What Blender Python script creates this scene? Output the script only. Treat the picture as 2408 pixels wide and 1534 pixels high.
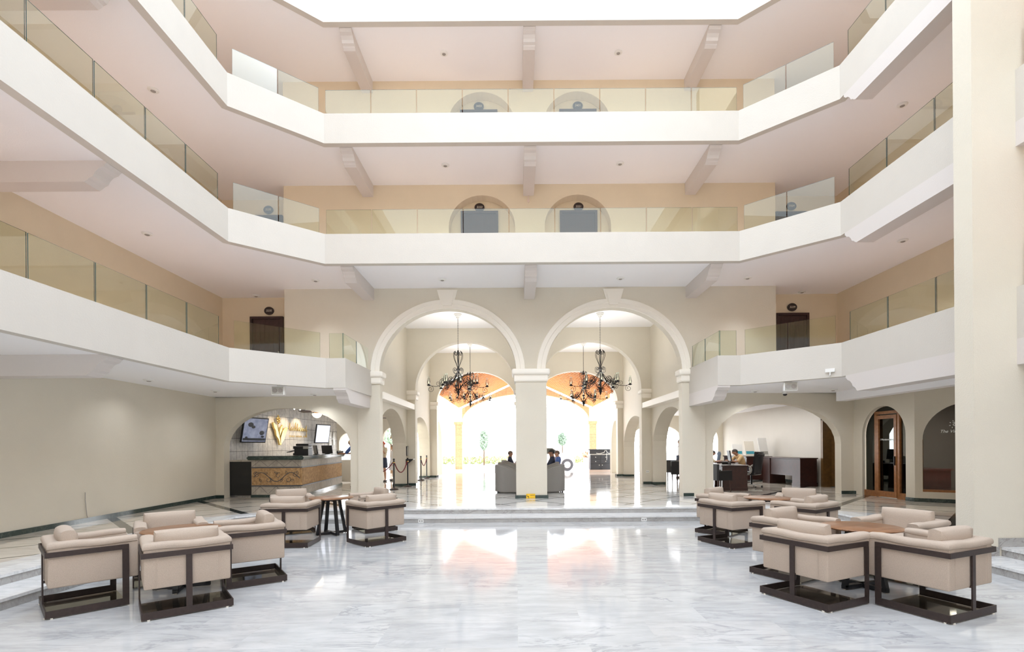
import bpy, bmesh, math, random
from mathutils import Vector, Matrix
random.seed(7)
PI = math.pi
for o in list(bpy.data.objects): bpy.data.objects.remove(o)
S = bpy.context.scene
C = S.collection
# ------------------------------------------------------------ camera
cam_d = bpy.data.cameras.new('camera'); cam = bpy.data.objects.new('camera', cam_d); C.objects.link(cam)
cam_d.sensor_width = 36.0; cam_d.sensor_fit = 'HORIZONTAL'
cam_d.lens = 1190/2408*36.0
cam_d.shift_x = (1204-1215)/2408; cam_d.shift_y = (1050-767)/2408
cam_d.clip_start = .05; cam_d.clip_end = 400
ROLL = math.radians(.4)
_R = Vector((math.cos(ROLL), 0, -math.sin(ROLL))); _U = Vector((math.sin(ROLL), 0, math.cos(ROLL))); _F = Vector((0, 1, 0))
_m = Matrix((_R, _U, -_F)).transposed().to_4x4(); _m.translation = Vector((0, 0, 1.7))
cam.matrix_world = _m
S.camera = cam
# ------------------------------------------------------------ world, sky and exposure
W = bpy.data.worlds.new('world'); S.world = W; W.use_nodes = True
wn = W.node_tree.nodes; wl = W.node_tree.links
bg = wn['Background']
tc = wn.new('ShaderNodeTexCoord'); sx = wn.new('ShaderNodeSeparateXYZ'); mr = wn.new('ShaderNodeMapRange')
wl.new(tc.outputs['Generated'], sx.inputs[0]); wl.new(sx.outputs[2], mr.inputs[0])
mr.inputs[1].default_value = -.1; mr.inputs[2].default_value = .9
cr = wn.new('ShaderNodeValToRGB'); wl.new(mr.outputs[0], cr.inputs[0]); wl.new(cr.outputs[0], bg.inputs[0])
ce = cr.color_ramp.elements; ce.new(.30)     # hazy bright horizon, calmer blue zenith
ce[0].position = .2; ce[0].color = (.66, .68, .70, 1); ce[1].color = (.22, .235, .25, 1); ce[2].color = (.150, .167, .190, 1)
ym = wn.new('ShaderNodeMapRange'); wl.new(sx.outputs[1], ym.inputs[0])      # the sky is brightest on the sun's side
ym.inputs[1].default_value = -.6; ym.inputs[2].default_value = .5; ym.inputs[3].default_value = .16; ym.inputs[4].default_value = 1.0
zm = wn.new('ShaderNodeMapRange'); wl.new(sx.outputs[2], zm.inputs[0]); zm.inputs[1].default_value = .1; zm.inputs[2].default_value = .5
mx_ = wn.new('ShaderNodeMath'); mx_.operation = 'MAXIMUM'; wl.new(ym.outputs[0], mx_.inputs[0]); wl.new(zm.outputs[0], mx_.inputs[1])
ms_ = wn.new('ShaderNodeMath'); ms_.operation = 'MULTIPLY'; wl.new(mx_.outputs[0], ms_.inputs[0]); ms_.inputs[1].default_value = 12; wl.new(ms_.outputs[0], bg.inputs[1])
WS_ = 0  # = 11
S.view_settings.view_transform = 'Standard'; S.view_settings.look = 'None'; S.view_settings.gamma = 1.0
S.view_settings.use_curve_mapping = False
S.view_settings.exposure = 0.82
S.cycles.max_bounces = 14; S.cycles.diffuse_bounces = 10; S.cycles.glossy_bounces = 6; S.cycles.transparent_max_bounces = 16
# added overhead area light standing in for daylight above the open atrium
def area(name, loc, rot, sx_, sy_, power, col=(1, 1, 1)):
    l = bpy.data.lights.new(name, 'AREA'); l.shape = 'RECTANGLE'; l.size = sx_; l.size_y = sy_; l.energy = power; l.color = col
    o = bpy.data.objects.new(name, l); C.objects.link(o); o.location = loc; o.rotation_euler = rot; return o
area('overhead_fill', (.4, 3, 17.5), (0, 0, 0), 13, 20, 1, (1, .985, .96))
sun_d = bpy.data.lights.new('sun', 'SUN'); sun_d.energy = 4; sun_d.angle = .02; sun_d.color = (.98, .98, 1)
sun = bpy.data.objects.new('sun', sun_d); C.objects.link(sun); sun.rotation_euler = (math.radians(-52), math.radians(6), math.radians(8)); sun.location = (0, 60, 30)

# ------------------------------------------------------------ materials
def mat(name, col, rough=.6, metal=0., spec=.5, noise=0., nscale=8., bump=0., bscale=60., col2=None, trans=0., emit=None, estr=0., coat=0., alpha=1.):
    m = bpy.data.materials.new(name); m.use_nodes = True
    nt = m.node_tree; b = nt.nodes['Principled BSDF']
    b.inputs['Roughness'].default_value = rough; b.inputs['Metallic'].default_value = metal
    b.inputs['Specular IOR Level'].default_value = spec; b.inputs['Coat Weight'].default_value = coat
    b.inputs['Transmission Weight'].default_value = trans; b.inputs['Alpha'].default_value = alpha
    c = (*col, 1)
    tc = nt.nodes.new('ShaderNodeTexCoord')
    if noise > 0 or col2:
        n = nt.nodes.new('ShaderNodeTexNoise'); n.inputs['Scale'].default_value = nscale; n.inputs['Detail'].default_value = 4
        nt.links.new(tc.outputs['Object'], n.inputs['Vector'])
        r = nt.nodes.new('ShaderNodeValToRGB'); nt.links.new(n.outputs[0], r.inputs[0])
        r.color_ramp.elements[0].position = .3; r.color_ramp.elements[1].position = .7
        c2 = col2 if col2 else tuple(x*(1-noise) for x in col)
        r.color_ramp.elements[0].color = (*c2, 1); r.color_ramp.elements[1].color = c
        nt.links.new(r.outputs[0], b.inputs['Base Color'])
    else: b.inputs['Base Color'].default_value = c
    if bump > 0:
        n2 = nt.nodes.new('ShaderNodeTexNoise'); n2.inputs['Scale'].default_value = bscale; n2.inputs['Detail'].default_value = 3
        nt.links.new(tc.outputs['Object'], n2.inputs['Vector'])
        bp = nt.nodes.new('ShaderNodeBump'); bp.inputs['Strength'].default_value = bump; bp.inputs['Distance'].default_value = .01
        nt.links.new(n2.outputs[0], bp.inputs['Height']); nt.links.new(bp.outputs[0], b.inputs['Normal'])
    if emit: b.inputs['Emission Color'].default_value = (*emit, 1); b.inputs['Emission Strength'].default_value = estr
    return m

def nd(nt, t, **k):
    n = nt.nodes.new('ShaderNode'+t)
    for a, v in k.items(): setattr(n, a, v)
    return n
def math_(nt, op, a, b=None, clamp=False):
    n = nd(nt, 'Math', operation=op, use_clamp=clamp)
    for i, v in enumerate((a, b)):
        if v is None: continue
        if isinstance(v, (int, float)): n.inputs[i].default_value = v
        else: nt.links.new(v, n.inputs[i])
    return n.outputs[0]
def mixc(nt, f, a, b, blend='MIX'):
    n = nd(nt, 'Mix', data_type='RGBA', blend_type=blend)
    for i, v in ((0, f), (6, a), (7, b)):
        if isinstance(v, (int, float)): n.inputs[i].default_value = v
        elif isinstance(v, tuple): n.inputs[i].default_value = (*v, 1)
        else: nt.links.new(v, n.inputs[i])
    return n.outputs[2]
def ramp(nt, f, stops):
    r = nd(nt, 'ValToRGB'); nt.links.new(f, r.inputs[0]); e = r.color_ramp.elements
    while len(e) < len(stops): e.new(.5)
    for x, (p, c) in zip(e, stops): x.position = p; x.color = (*c, 1)
    return r.outputs[0]

def veins(nt, vec, base, dark, scale=1.0, ang=35, amount=1.0, offs=None):
    """streaky diagonal marble veining; returns a colour socket"""
    mp = nd(nt, 'Mapping'); mp.inputs['Rotation'].default_value = (0, 0, math.radians(ang)); mp.inputs['Scale'].default_value = (1.0*scale, 4.2*scale, 2.0*scale)
    src = vec
    if offs is not None:
        ad = nd(nt, 'VectorMath', operation='ADD'); nt.links.new(vec, ad.inputs[0]); nt.links.new(offs, ad.inputs[1]); src = ad.outputs[0]
    nt.links.new(src, mp.inputs[0])
    n = nd(nt, 'TexNoise'); n.inputs['Scale'].default_value = .9; n.inputs['Detail'].default_value = 9; n.inputs['Roughness'].default_value = .62; n.inputs['Distortion'].default_value = .9
    nt.links.new(mp.outputs[0], n.inputs['Vector'])
    a = math_(nt, 'ABSOLUTE', math_(nt, 'SUBTRACT', n.outputs[0], .5))
    line = math_(nt, 'SUBTRACT', 1.0, math_(nt, 'MULTIPLY', a, 30.0), clamp=True)
    n2 = nd(nt, 'TexNoise'); n2.inputs['Scale'].default_value = .8; n2.inputs['Detail'].default_value = 5; nt.links.new(src, n2.inputs['Vector'])
    msk = ramp(nt, n2.outputs[0], [(.42, (0, 0, 0)), (.66, (1, 1, 1))])
    n3 = nd(nt, 'TexNoise'); n3.inputs['Scale'].default_value = 2.2; n3.inputs['Detail'].default_value = 8; n3.inputs['Roughness'].default_value = .65
    nt.links.new(mp.outputs[0], n3.inputs['Vector'])
    cloud = ramp(nt, n3.outputs[0], [(.3, tuple(b*.80 for b in base)), (.6, base), (.8, tuple(min(1, b*1.06) for b in base))])
    f = math_(nt, 'MULTIPLY', math_(nt, 'MULTIPLY', line, msk), amount)
    return mixc(nt, f, cloud, dark)

def marble_floor():
    m = bpy.data.materials.new('white marble slabs'); m.use_nodes = True; nt = m.node_tree; b = nt.nodes['Principled BSDF']
    tc = nd(nt, 'TexCoord')
    br = nd(nt, 'TexBrick'); br.inputs['Scale'].default_value = 1.0; br.inputs['Brick Width'].default_value = 1.22; br.inputs['Row Height'].default_value = .61
    br.inputs['Mortar Size'].default_value = .0016; br.inputs['Mortar Smooth'].default_value = 0; br.offset = .5
    br.inputs['Color1'].default_value = (0, 0, 0, 1); br.inputs['Color2'].default_value = (1, 1, 1, 1); br.inputs['Mortar'].default_value = (.5, .5, .5, 1)
    nt.links.new(tc.outputs['Object'], br.inputs['Vector'])
    sc = nd(nt, 'VectorMath', operation='SCALE'); sc.inputs['Scale'].default_value = 13.0; nt.links.new(br.outputs['Color'], sc.inputs[0])
    v = veins(nt, tc.outputs['Object'], (.57, .575, .58), (.24, .25, .27), .85, -42, .6, sc.outputs[0])
    tint = ramp(nt, br.outputs['Color'], [(0, (.90, .905, .91)), (.5, (1, .995, .98)), (1, (.97, .955, .94))])
    c = mixc(nt, 1.0, v, tint, 'MULTIPLY')
    c = mixc(nt, br.outputs['Fac'], c, (.5, .5, .49))
    nt.links.new(c, b.inputs['Base Color'])
    n = nd(nt, 'TexNoise'); n.inputs['Scale'].default_value = 1.3; nt.links.new(tc.outputs['Object'], n.inputs['Vector'])
    r = nd(nt, 'MapRange'); r.inputs[3].default_value = .05; r.inputs[4].default_value = .10; nt.links.new(n.outputs[0], r.inputs[0]); nt.links.new(r.outputs[0], b.inputs['Roughness'])
    b.inputs['Specular IOR Level'].default_value = .45
    return m

def marble_plain(name, base, dark, scale=1.2, ang=30, rough=.2, amount=.7, joint=1.25):
    m = bpy.data.materials.new(name); m.use_nodes = True; nt = m.node_tree; b = nt.nodes['Principled BSDF']
    tc = nd(nt, 'TexCoord')
    c = veins(nt, tc.outputs['Object'], base, dark, scale, ang, amount)
    if joint:
        sx = nd(nt, 'SeparateXYZ'); nt.links.new(tc.outputs['Object'], sx.inputs[0])
        for k in (0, 1):
            pos = math_(nt, 'FRACT', math_(nt, 'DIVIDE', math_(nt, 'ADD', sx.outputs[k], 40.13), joint))
            c = mixc(nt, math_(nt, 'LESS_THAN', pos, .0035), c, tuple(x*.7 for x in base))
    nt.links.new(c, b.inputs['Base Color']); b.inputs['Roughness'].default_value = rough
    return m

def lobby_floor():
    """beige polished marble inlaid with a diagonal lattice of dark strips"""
    m = bpy.data.materials.new('beige marble with dark inlay strips'); m.use_nodes = True; nt = m.node_tree; b = nt.nodes['Principled BSDF']
    tc = nd(nt, 'TexCoord'); sx = nd(nt, 'SeparateXYZ'); nt.links.new(tc.outputs['Object'], sx.inputs[0])
    X = math_(nt, 'SUBTRACT', sx.outputs[0], .41); ax = math_(nt, 'ABSOLUTE', X); Y = sx.outputs[1]
    base = veins(nt, tc.outputs['Object'], (.66, .60, .52), (.38, .32, .26), .6, 40, .5)
    light = veins(nt, tc.outputs['Object'], (.72, .71, .69), (.40, .40, .40), .7, -25, .6)
    def strip(expr, period, off, w):
        f = math_(nt, 'FRACT', math_(nt, 'DIVIDE', math_(nt, 'ADD', expr, 400*period-off), period))
        return math_(nt, 'LESS_THAN', f, w/period)
    p = math_(nt, 'ADD', ax, Y); q = math_(nt, 'SUBTRACT', Y, ax)
    thin = strip(p, 1.38, .22, .075); wide = strip(q, 3.06, 1.59, .24); mid = strip(q, 1.53, 1.6, .05)
    side = math_(nt, 'MAXIMUM', thin, wide)
    l1 = strip(p, 1.64, .30, .075); l2 = strip(q, 1.64, .30, .075)
    lob = math_(nt, 'MAXIMUM', l1, l2)
    isl = math_(nt, 'MULTIPLY', math_(nt, 'LESS_THAN', ax, 4.6), math_(nt, 'GREATER_THAN', Y, 12.4))
    lines = math_(nt, 'ADD', math_(nt, 'MULTIPLY', lob, isl), math_(nt, 'MULTIPLY', side, math_(nt, 'SUBTRACT', 1.0, isl)))
    # a plain pale border runs round the sunken floor
    inb = math_(nt, 'MULTIPLY', math_(nt, 'LESS_THAN', ax, 7.05), math_(nt, 'LESS_THAN', Y, 12.4))
    diag = math_(nt, 'LESS_THAN', p, 17.6)
    inb = math_(nt, 'MULTIPLY', inb, diag)
    lines = math_(nt, 'MULTIPLY', lines, math_(nt, 'SUBTRACT', 1.0, inb))
    pale = math_(nt, 'MAXIMUM', inb, isl)
    c = mixc(nt, pale, base, light)
    c = mixc(nt, lines, c, (.028, .035, .032))
    nt.links.new(c, b.inputs['Base Color']); b.inputs['Roughness'].default_value = .07; b.inputs['Specular IOR Level'].default_value = .5
    return m

def wood_top():
    m = bpy.data.materials.new('walnut veneer'); m.use_nodes = True; nt = m.node_tree; b = nt.nodes['Principled BSDF']
    tc = nd(nt, 'TexCoord'); mp = nd(nt, 'Mapping'); mp.inputs['Scale'].default_value = (1.2, 22, 1); mp.inputs['Rotation'].default_value = (0, 0, .5)
    nt.links.new(tc.outputs['Object'], mp.inputs[0]); n = nd(nt, 'TexNoise'); n.inputs['Scale'].default_value = 2.2; n.inputs['Detail'].default_value = 8
    nt.links.new(mp.outputs[0], n.inputs['Vector'])
    nt.links.new(ramp(nt, n.outputs[0], [(.3, (.13, .055, .022)), (.55, (.27, .125, .055)), (.75, (.36, .19, .095))]), b.inputs['Base Color'])
    b.inputs['Roughness'].default_value = .28
    return m

def glass_mat(name, tint, refl=1.0, rough=0.0, ior=1.5, haze=0.):
    m = bpy.data.materials.new(name); m.use_nodes = True; nt = m.node_tree; nt.nodes.clear()
    out = nd(nt, 'OutputMaterial'); tr = nd(nt, 'BsdfTransparent'); tr.inputs[0].default_value = (*tint, 1)
    gl = nd(nt, 'BsdfGlossy'); gl.inputs['Roughness'].default_value = rough; gl.inputs[0].default_value = (.95, 1, .97, 1)
    fr = nd(nt, 'Fresnel'); fr.inputs[0].default_value = ior
    f = math_(nt, 'MULTIPLY', fr.outputs[0], refl, clamp=True)
    mx = nd(nt, 'MixShader'); nt.links.new(f, mx.inputs[0]); nt.links.new(tr.outputs[0], mx.inputs[1]); nt.links.new(gl.outputs[0], mx.inputs[2])
    nt.links.new(mx.outputs[0], out.inputs[0])
    return m

def stone_tiles(name, c1, c2, mort, bw, rh, ms=.012, rough=.6, bump=.4):
    m = bpy.data.materials.new(name); m.use_nodes = True; nt = m.node_tree; b = nt.nodes['Principled BSDF']
    tc = nd(nt, 'TexCoord'); sx = nd(nt, 'SeparateXYZ'); nt.links.new(tc.outputs['Object'], sx.inputs[0])
    cx = nd(nt, 'CombineXYZ'); nt.links.new(math_(nt, 'ADD', sx.outputs[0], sx.outputs[1]), cx.inputs[0]); nt.links.new(sx.outputs[2], cx.inputs[1])
    br = nd(nt, 'TexBrick'); br.inputs['Scale'].default_value = 1; br.inputs['Brick Width'].default_value = bw; br.inputs['Row Height'].default_value = rh; br.offset = .0
    br.inputs['Mortar Size'].default_value = ms; br.inputs['Color1'].default_value = (*c1, 1); br.inputs['Color2'].default_value = (*c2, 1); br.inputs['Mortar'].default_value = (*mort, 1)
    nt.links.new(cx.outputs[0], br.inputs['Vector'])
    n = nd(nt, 'TexNoise'); n.inputs['Scale'].default_value = 9; n.inputs['Detail'].default_value = 8; n.inputs['Roughness'].default_value = .75; nt.links.new(tc.outputs['Object'], n.inputs['Vector'])
    c = mixc(nt, .55, br.outputs['Color'], ramp(nt, n.outputs[0], [(.3, tuple(x*.55 for x in c1)), (.62, c2)]), 'MIX')
    c = mixc(nt, br.outputs['Fac'], c, mort)
    nt.links.new(c, b.inputs['Base Color']); b.inputs['Roughness'].default_value = rough
    bp = nd(nt, 'Bump'); bp.inputs['Strength'].default_value = bump; bp.inputs['Distance'].default_value = .02; nt.links.new(n.outputs[0], bp.inputs['Height']); nt.links.new(bp.outputs[0], b.inputs['Normal'])
    return m

M = dict(
 cream=mat('cream plaster', (.70, .655, .555), .75, bump=.35, bscale=55, noise=.04, nscale=1.2),
 ivory=mat('ivory plaster', (.625, .592, .54), .75, bump=.25, bscale=40, noise=.03, nscale=2),
 tan=mat('tan plaster', (.76, .66, .50), .8, bump=.25, bscale=60, noise=.04, nscale=1.5),
 soffit=mat('off-white soffit paint', (.93, .93, .955), .8, bump=.12, bscale=50),
 beam=mat('pale grey painted concrete', (.67, .63, .605), .75, bump=.15, bscale=40),
 trimp=mat('pale moulding paint', (.88, .84, .76), .6),
 terra=mat('terracotta corridor tiles', (.84, .69, .63), .45, noise=.2),
 marble=marble_floor(), lobby=lobby_floor(),
 riser=marble_plain('grey veined marble risers', (.44, .43, .415), (.24, .22, .21), 2.2, 50, .22, .8),
 tread=marble_plain('white marble treads', (.76, .76, .755), (.45, .46, .47), 1.6, 20, .16, .6),
 green=marble_plain('dark green marble', (.030, .050, .045), (.13, .17, .15), 3.0, 30, .12, .7, .62),
 glass=glass_mat('green tinted balustrade glass', (.83, .875, .755), 1.5),
 edge=mat('teal glass edge', (.01, .09, .10), .1, spec=.8),
 fabric=mat('oatmeal woven fabric', (.575, .475, .39), .92, noise=.24, nscale=260, bump=.5, bscale=300, spec=.2),
 frame=mat('dark bronze metal', (.055, .038, .034), .42, metal=.35, noise=.2, nscale=30),
 smoke=glass_mat('smoked glass plate', (.46, .395, .34), .9, .05),
 walnut=wood_top(), black=mat('black powder coat', (.012, .012, .014), .4),
 glide=mat('off white felt glide', (.7, .66, .58), .8),
 iron=mat('black wrought iron', (.014, .013, .013), .5, metal=.3),
 chim=glass_mat('clear lamp glass', (.90, .92, .90), 1.6),
 bulb=mat('warm frosted bulb', (.85, .8, .65), .3, emit=(1, .85, .6), estr=.5),
 white=mat('white plastic', (.82, .82, .80), .45), lens=mat('grey lens', (.35, .33, .31), .25),
 darkwood=mat('dark mahogany', (.05, .016, .012), .35, noise=.35, nscale=12),
 doorw=mat('very dark stained wood', (.045, .018, .018), .4, noise=.3, nscale=10),
 oak=mat('orange brown varnished wood', (.36, .15, .05), .3, noise=.35, nscale=14),
 olive=mat('olive brown varnished wood', (.16, .08, .02), .4, noise=.35, nscale=10),
 dark=glass_mat('dark tinted shopfront glass', (.30, .29, .27), 1.3),
 dark2=glass_mat('smoky shopfront glass', (.62, .60, .56), .7),
 room=mat('shade-dark room wall', (.07, .065, .06), .8), roomf=mat('shade-dark room floor', (.12, .11, .10), .3),  # wall and floor colours darkened so the rooms look unlit
 red=mat('red leather', (.42, .06, .03), .4, noise=.2), 
 gold=mat('polished gold leaf', (.80, .58, .22), .25, metal=.9),
 screen=mat('television picture', (.30, .32, .40), .2, col2=(.05, .06, .10), nscale=5, emit=(.36, .40, .55), estr=.25),
 screen2=mat('bright television picture', (.6, .62, .7), .2, col2=(.25, .28, .4), nscale=3, emit=(.8, .85, 1), estr=.5),
 blackp=mat('black plastic', (.012, .012, .014), .35), leather=mat('black leather', (.02, .02, .023), .38, bump=.2, bscale=90),
 silver=mat('silver plastic', (.45, .45, .42), .35, metal=.4),
 grey=mat('mottled grey fabric', (.28, .265, .25), .9, noise=.25, nscale=180, bump=.3, bscale=200),
 tiles=stone_tiles('rough stone cladding', (.56, .56, .57), (.80, .78, .75), (.12, .12, .12), .30, .40, .006),
 band=stone_tiles('beige stone band', (.38, .34, .28), (.50, .45, .38), (.2, .18, .15), .62, .62, .004),
 ochre=mat('rough ochre stone', (.50, .32, .15), .85, col2=(.28, .16, .07), nscale=14, bump=.8, bscale=30),
 palest=stone_tiles('pale peach stone', (.50, .30, .15), (.66, .42, .22), (.4, .25, .13), .7, .5, .01, .8),
 wood=mat('orange timber boards', (.75, .28, .07), .6, noise=.2, nscale=6), woodw=mat('pale ceiling board', (.85, .80, .70), .7),
 rope=mat('dark red velvet rope', (.16, .012, .02), .8), brass=mat('brass', (.6, .4, .12), .3, metal=.9),
 yellow=mat('yellow sticker', (.90, .55, .02), .4), ink=mat('black ink', (.01, .01, .01), .5),
 slate=mat('slate blue painted wood', (.07, .075, .09), .45), pink=mat('pinkish stone plinth', (.75, .62, .55), .6),
 cab=mat('charcoal grey metal', (.33, .33, .35), .3, metal=.6),
 paving=mat('sunlit pale paving', (.86, .88, .91), .7), leaf=mat('haze-paled green foliage', (.50, .62, .46), .7, noise=.4, nscale=5),  # leaf green paled to carry outdoor glare and haze
 hedge=mat('yellow green hedge leaves', (.55, .58, .28), .8, noise=.2, nscale=6), carw=mat('white car paint', (.85, .85, .86), .2, coat=.5),
 tyre=mat('grey tyre rubber', (.12, .12, .13), .8), alloy=mat('silver alloy', (.85, .85, .86), .4),
 flower=mat('orange pink petals', (.85, .35, .2), .6, noise=.3, nscale=20), paper=mat('white paper', (.85, .85, .84), .6),
 etched=mat('etched white lettering', (.62, .62, .60), .6, emit=(.5, .5, .48), estr=.12), numw=mat('pale number lettering', (.75, .68, .58), .5),
 plaque=mat('very dark brown plaque', (.035, .022, .020), .35),
 skin=mat('skin', (.50, .28, .18), .55), skin2=mat('tan skin', (.36, .19, .12), .55), hair=mat('dark brown hair', (.03, .02, .015), .6), hairb=mat('grey brown hair', (.12, .08, .06), .6),
 cwhite=mat('white cotton', (.75, .75, .75), .85), ctan=mat('khaki shirt cotton', (.55, .38, .2), .85), cnavy=mat('navy cotton', (.02, .025, .05), .85),
 cblue=mat('blue cotton', (.06, .12, .35), .85), cbeige=mat('beige cotton', (.60, .52, .38), .85), denim=mat('dark denim', (.03, .04, .07), .85), cred=mat('orange red cap cotton', (.6, .1, .05), .8),
 carton=mat('kraft and steel grey goods', (.10, .10, .11), .6), tealp=mat('teal paper', (.05, .35, .45), .5),
)

# ------------------------------------------------------------ mesh helpers
def T(x=0, y=0, z=0, rz=0, rx=0, ry=0): return Matrix.Translation((x, y, z)) @ Matrix.Rotation(rz, 4, 'Z') @ Matrix.Rotation(ry, 4, 'Y') @ Matrix.Rotation(rx, 4, 'X')
def obj(name, bm, m, parent=None, smooth=None, kind=None, **props):
    me = bpy.data.meshes.new(name)
    bmesh.ops.recalc_face_normals(bm, faces=bm.faces) if len(bm.faces) else None
    bm.to_mesh(me); bm.free()
    ms = m if isinstance(m, (list, tuple)) else [m]
    for x in ms: me.materials.append(M[x] if isinstance(x, str) else x)
    if smooth is not None:
        for p in me.polygons: p.use_smooth = True
        try: me.set_sharp_from_angle(angle=math.radians(smooth))
        except Exception: pass
    o = bpy.data.objects.new(name, me); C.objects.link(o)
    if parent: o.parent = parent
    if kind: o['kind'] = kind
    for k, v in props.items(): o[k] = v
    return o
def empty(name, loc=(0, 0, 0), rz=0, label=None, cat=None, group=None):
    o = bpy.data.objects.new(name, None); C.objects.link(o); o.location = loc; o.rotation_euler = (0, 0, rz); o.empty_display_size = .1
    tag(o, label, cat, group); return o
def tag(o, label=None, cat=None, group=None):
    if label: o['label'] = label
    if cat: o['category'] = cat
    if group: o['group'] = group
    return o
def dup(root, loc=None, rz=None, label=None, group=None, name=None):
    r = root.copy(); C.objects.link(r)
    if loc is not None: r.location = loc
    if rz is not None: r.rotation_euler = (0, 0, rz)
    if label: r['label'] = label
    if group: r['group'] = group
    for ch in list(root.children):
        c = ch.copy(); C.objects.link(c); c.parent = r
        for g in list(ch.children):
            d = g.copy(); C.objects.link(d); d.parent = c
    return r
def struct(name, bm, m, smooth=None): return obj(name, bm, m, kind='structure', smooth=smooth)

def quad(bm, pts, mi=0):
    vs = [bm.verts.new(p) for p in pts]; f = bm.faces.new(vs); f.material_index = mi; return f
def box(bm, x0, x1, y0, y1, z0, z1, M4=None, bev=0, seg=2, mi=0):
    t = bmesh.new(); r = bmesh.ops.create_cube(t, size=1)
    for v in t.verts: v.co = Vector(((x0+x1)/2+v.co.x*(x1-x0), (y0+y1)/2+v.co.y*(y1-y0), (z0+z1)/2+v.co.z*(z1-z0)))
    if bev > 0: bmesh.ops.bevel(t, geom=t.edges[:]+t.verts[:], offset=bev, segments=seg, affect='EDGES', profile=.5, clamp_overlap=True)
    merge(bm, t, M4, mi)
def merge(bm, t, M4=None, mi=0):
    mp = {}
    for v in t.verts: mp[v] = bm.verts.new(M4 @ v.co if M4 else v.co)
    for f in t.faces:
        try: n = bm.faces.new([mp[v] for v in f.verts]); n.material_index = mi; n.smooth = f.smooth
        except ValueError: pass
    t.free()
def prism(bm, poly, z0, z1, M4=None, mi=0):
    """poly: xy list extruded in z"""
    n = len(poly)
    a = [bm.verts.new((M4 @ Vector((x, y, z0))) if M4 else (x, y, z0)) for x, y in poly]
    b = [bm.verts.new((M4 @ Vector((x, y, z1))) if M4 else (x, y, z1)) for x, y in poly]
    for f in (bm.faces.new(a[::-1]), bm.faces.new(b)): f.material_index = mi
    for i in range(n):
        f = bm.faces.new([a[i], a[(i+1) % n], b[(i+1) % n], b[i]]); f.material_index = mi
def lathe(bm, prof, seg=16, M4=None, mi=0, cap=True):
    rings = []
    for r, z in prof:
        ring = []
        for k in range(seg):
            p = Vector((r*math.cos(2*PI*k/seg), r*math.sin(2*PI*k/seg), z)); ring.append(bm.verts.new(M4 @ p if M4 else p))
        rings.append(ring)
    for a, b in zip(rings, rings[1:]):
        for k in range(seg):
            f = bm.faces.new([a[k], a[(k+1) % seg], b[(k+1) % seg], b[k]]); f.material_index = mi
    if cap:
        for f in (bm.faces.new(rings[0][::-1]), bm.faces.new(rings[-1])): f.material_index = mi
def tube(bm, pts, r, seg=6, M4=None, closed=False, mi=0, flat=None):
    pts = [Vector(p) for p in pts]; n = len(pts); rings = []; up0 = None
    rr = r if isinstance(r, (list, tuple)) else [r]*n
    for i, p in enumerate(pts):
        if closed: d = pts[(i+1) % n]-pts[i-1]
        else: d = pts[min(i+1, n-1)]-pts[max(i-1, 0)]
        if d.length < 1e-9: d = Vector((0, 0, 1))
        d.normalize()
        if up0 is None:
            up0 = Vector((0, 0, 1)) if abs(d.z) < .9 else Vector((1, 0, 0))
        s = d.cross(up0)
        if s.length < 1e-6: s = d.orthogonal()
        s.normalize(); u = s.cross(d).normalized(); up0 = u
        ring = []
        for k in range(seg):
            a = 2*PI*k/seg + PI/seg
            q = p + (s*math.cos(a) + u*math.sin(a)*(flat or 1))*rr[i]; ring.append(bm.verts.new(M4 @ q if M4 else q))
        rings.append(ring)
    m = n if closed else n-1
    for i in range(m):
        a, b = rings[i], rings[(i+1) % n]
        for k in range(seg):
            f = bm.faces.new([a[k], a[(k+1) % seg], b[(k+1) % seg], b[k]]); f.material_index = mi
    if not closed:
        for f in (bm.faces.new(rings[0][::-1]), bm.faces.new(rings[-1])): f.material_index = mi
def ball(bm, c, r, M4=None, seg=10, mi=0):
    t = bmesh.new(); bmesh.ops.create_uvsphere(t, u_segments=seg, v_segments=max(5, seg//2+1), radius=1)
    rr = r if isinstance(r, (tuple, list)) else (r, r, r)
    for v in t.verts: v.co = Vector((c[0]+v.co.x*rr[0], c[1]+v.co.y*rr[1], c[2]+v.co.z*rr[2]))
    merge(bm, t, M4, mi)
def sweep_poly(bm, path, prof, closed=False, mi=0):
    """path: xy polyline (list); prof: list of (offset to the left, z); mitred"""
    n = len(path); rings = []
    for i in range(n):
        p = Vector(path[i]).to_2d() if len(path[i]) > 2 else Vector(path[i])
        def dirn(a, b): d = Vector(path[b])-Vector(path[a]); return d.normalized()
        if closed: d0 = dirn(i-1, i); d1 = dirn(i, (i+1) % n)
        else: d0 = dirn(max(i-1, 0), max(i-1, 0)+1); d1 = dirn(min(i, n-2), min(i, n-2)+1)
        n0 = Vector((-d0.y, d0.x)); n1 = Vector((-d1.y, d1.x)); b = (n0+n1).normalized(); k = 1/max(.3, b.dot(n1))
        rings.append([bm.verts.new((p.x+b.x*k*o, p.y+b.y*k*o, z)) for o, z in prof])
    m = len(prof)
    for i in range(n if closed else n-1):
        a, b = rings[i], rings[(i+1) % n]
        for k in range(m):
            f = bm.faces.new([a[k], a[(k+1) % m], b[(k+1) % m], b[k]]); f.material_index = mi
    if not closed:
        bm.faces.new(rings[0][::-1]).material_index = mi; bm.faces.new(rings[-1]).material_index = mi
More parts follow.
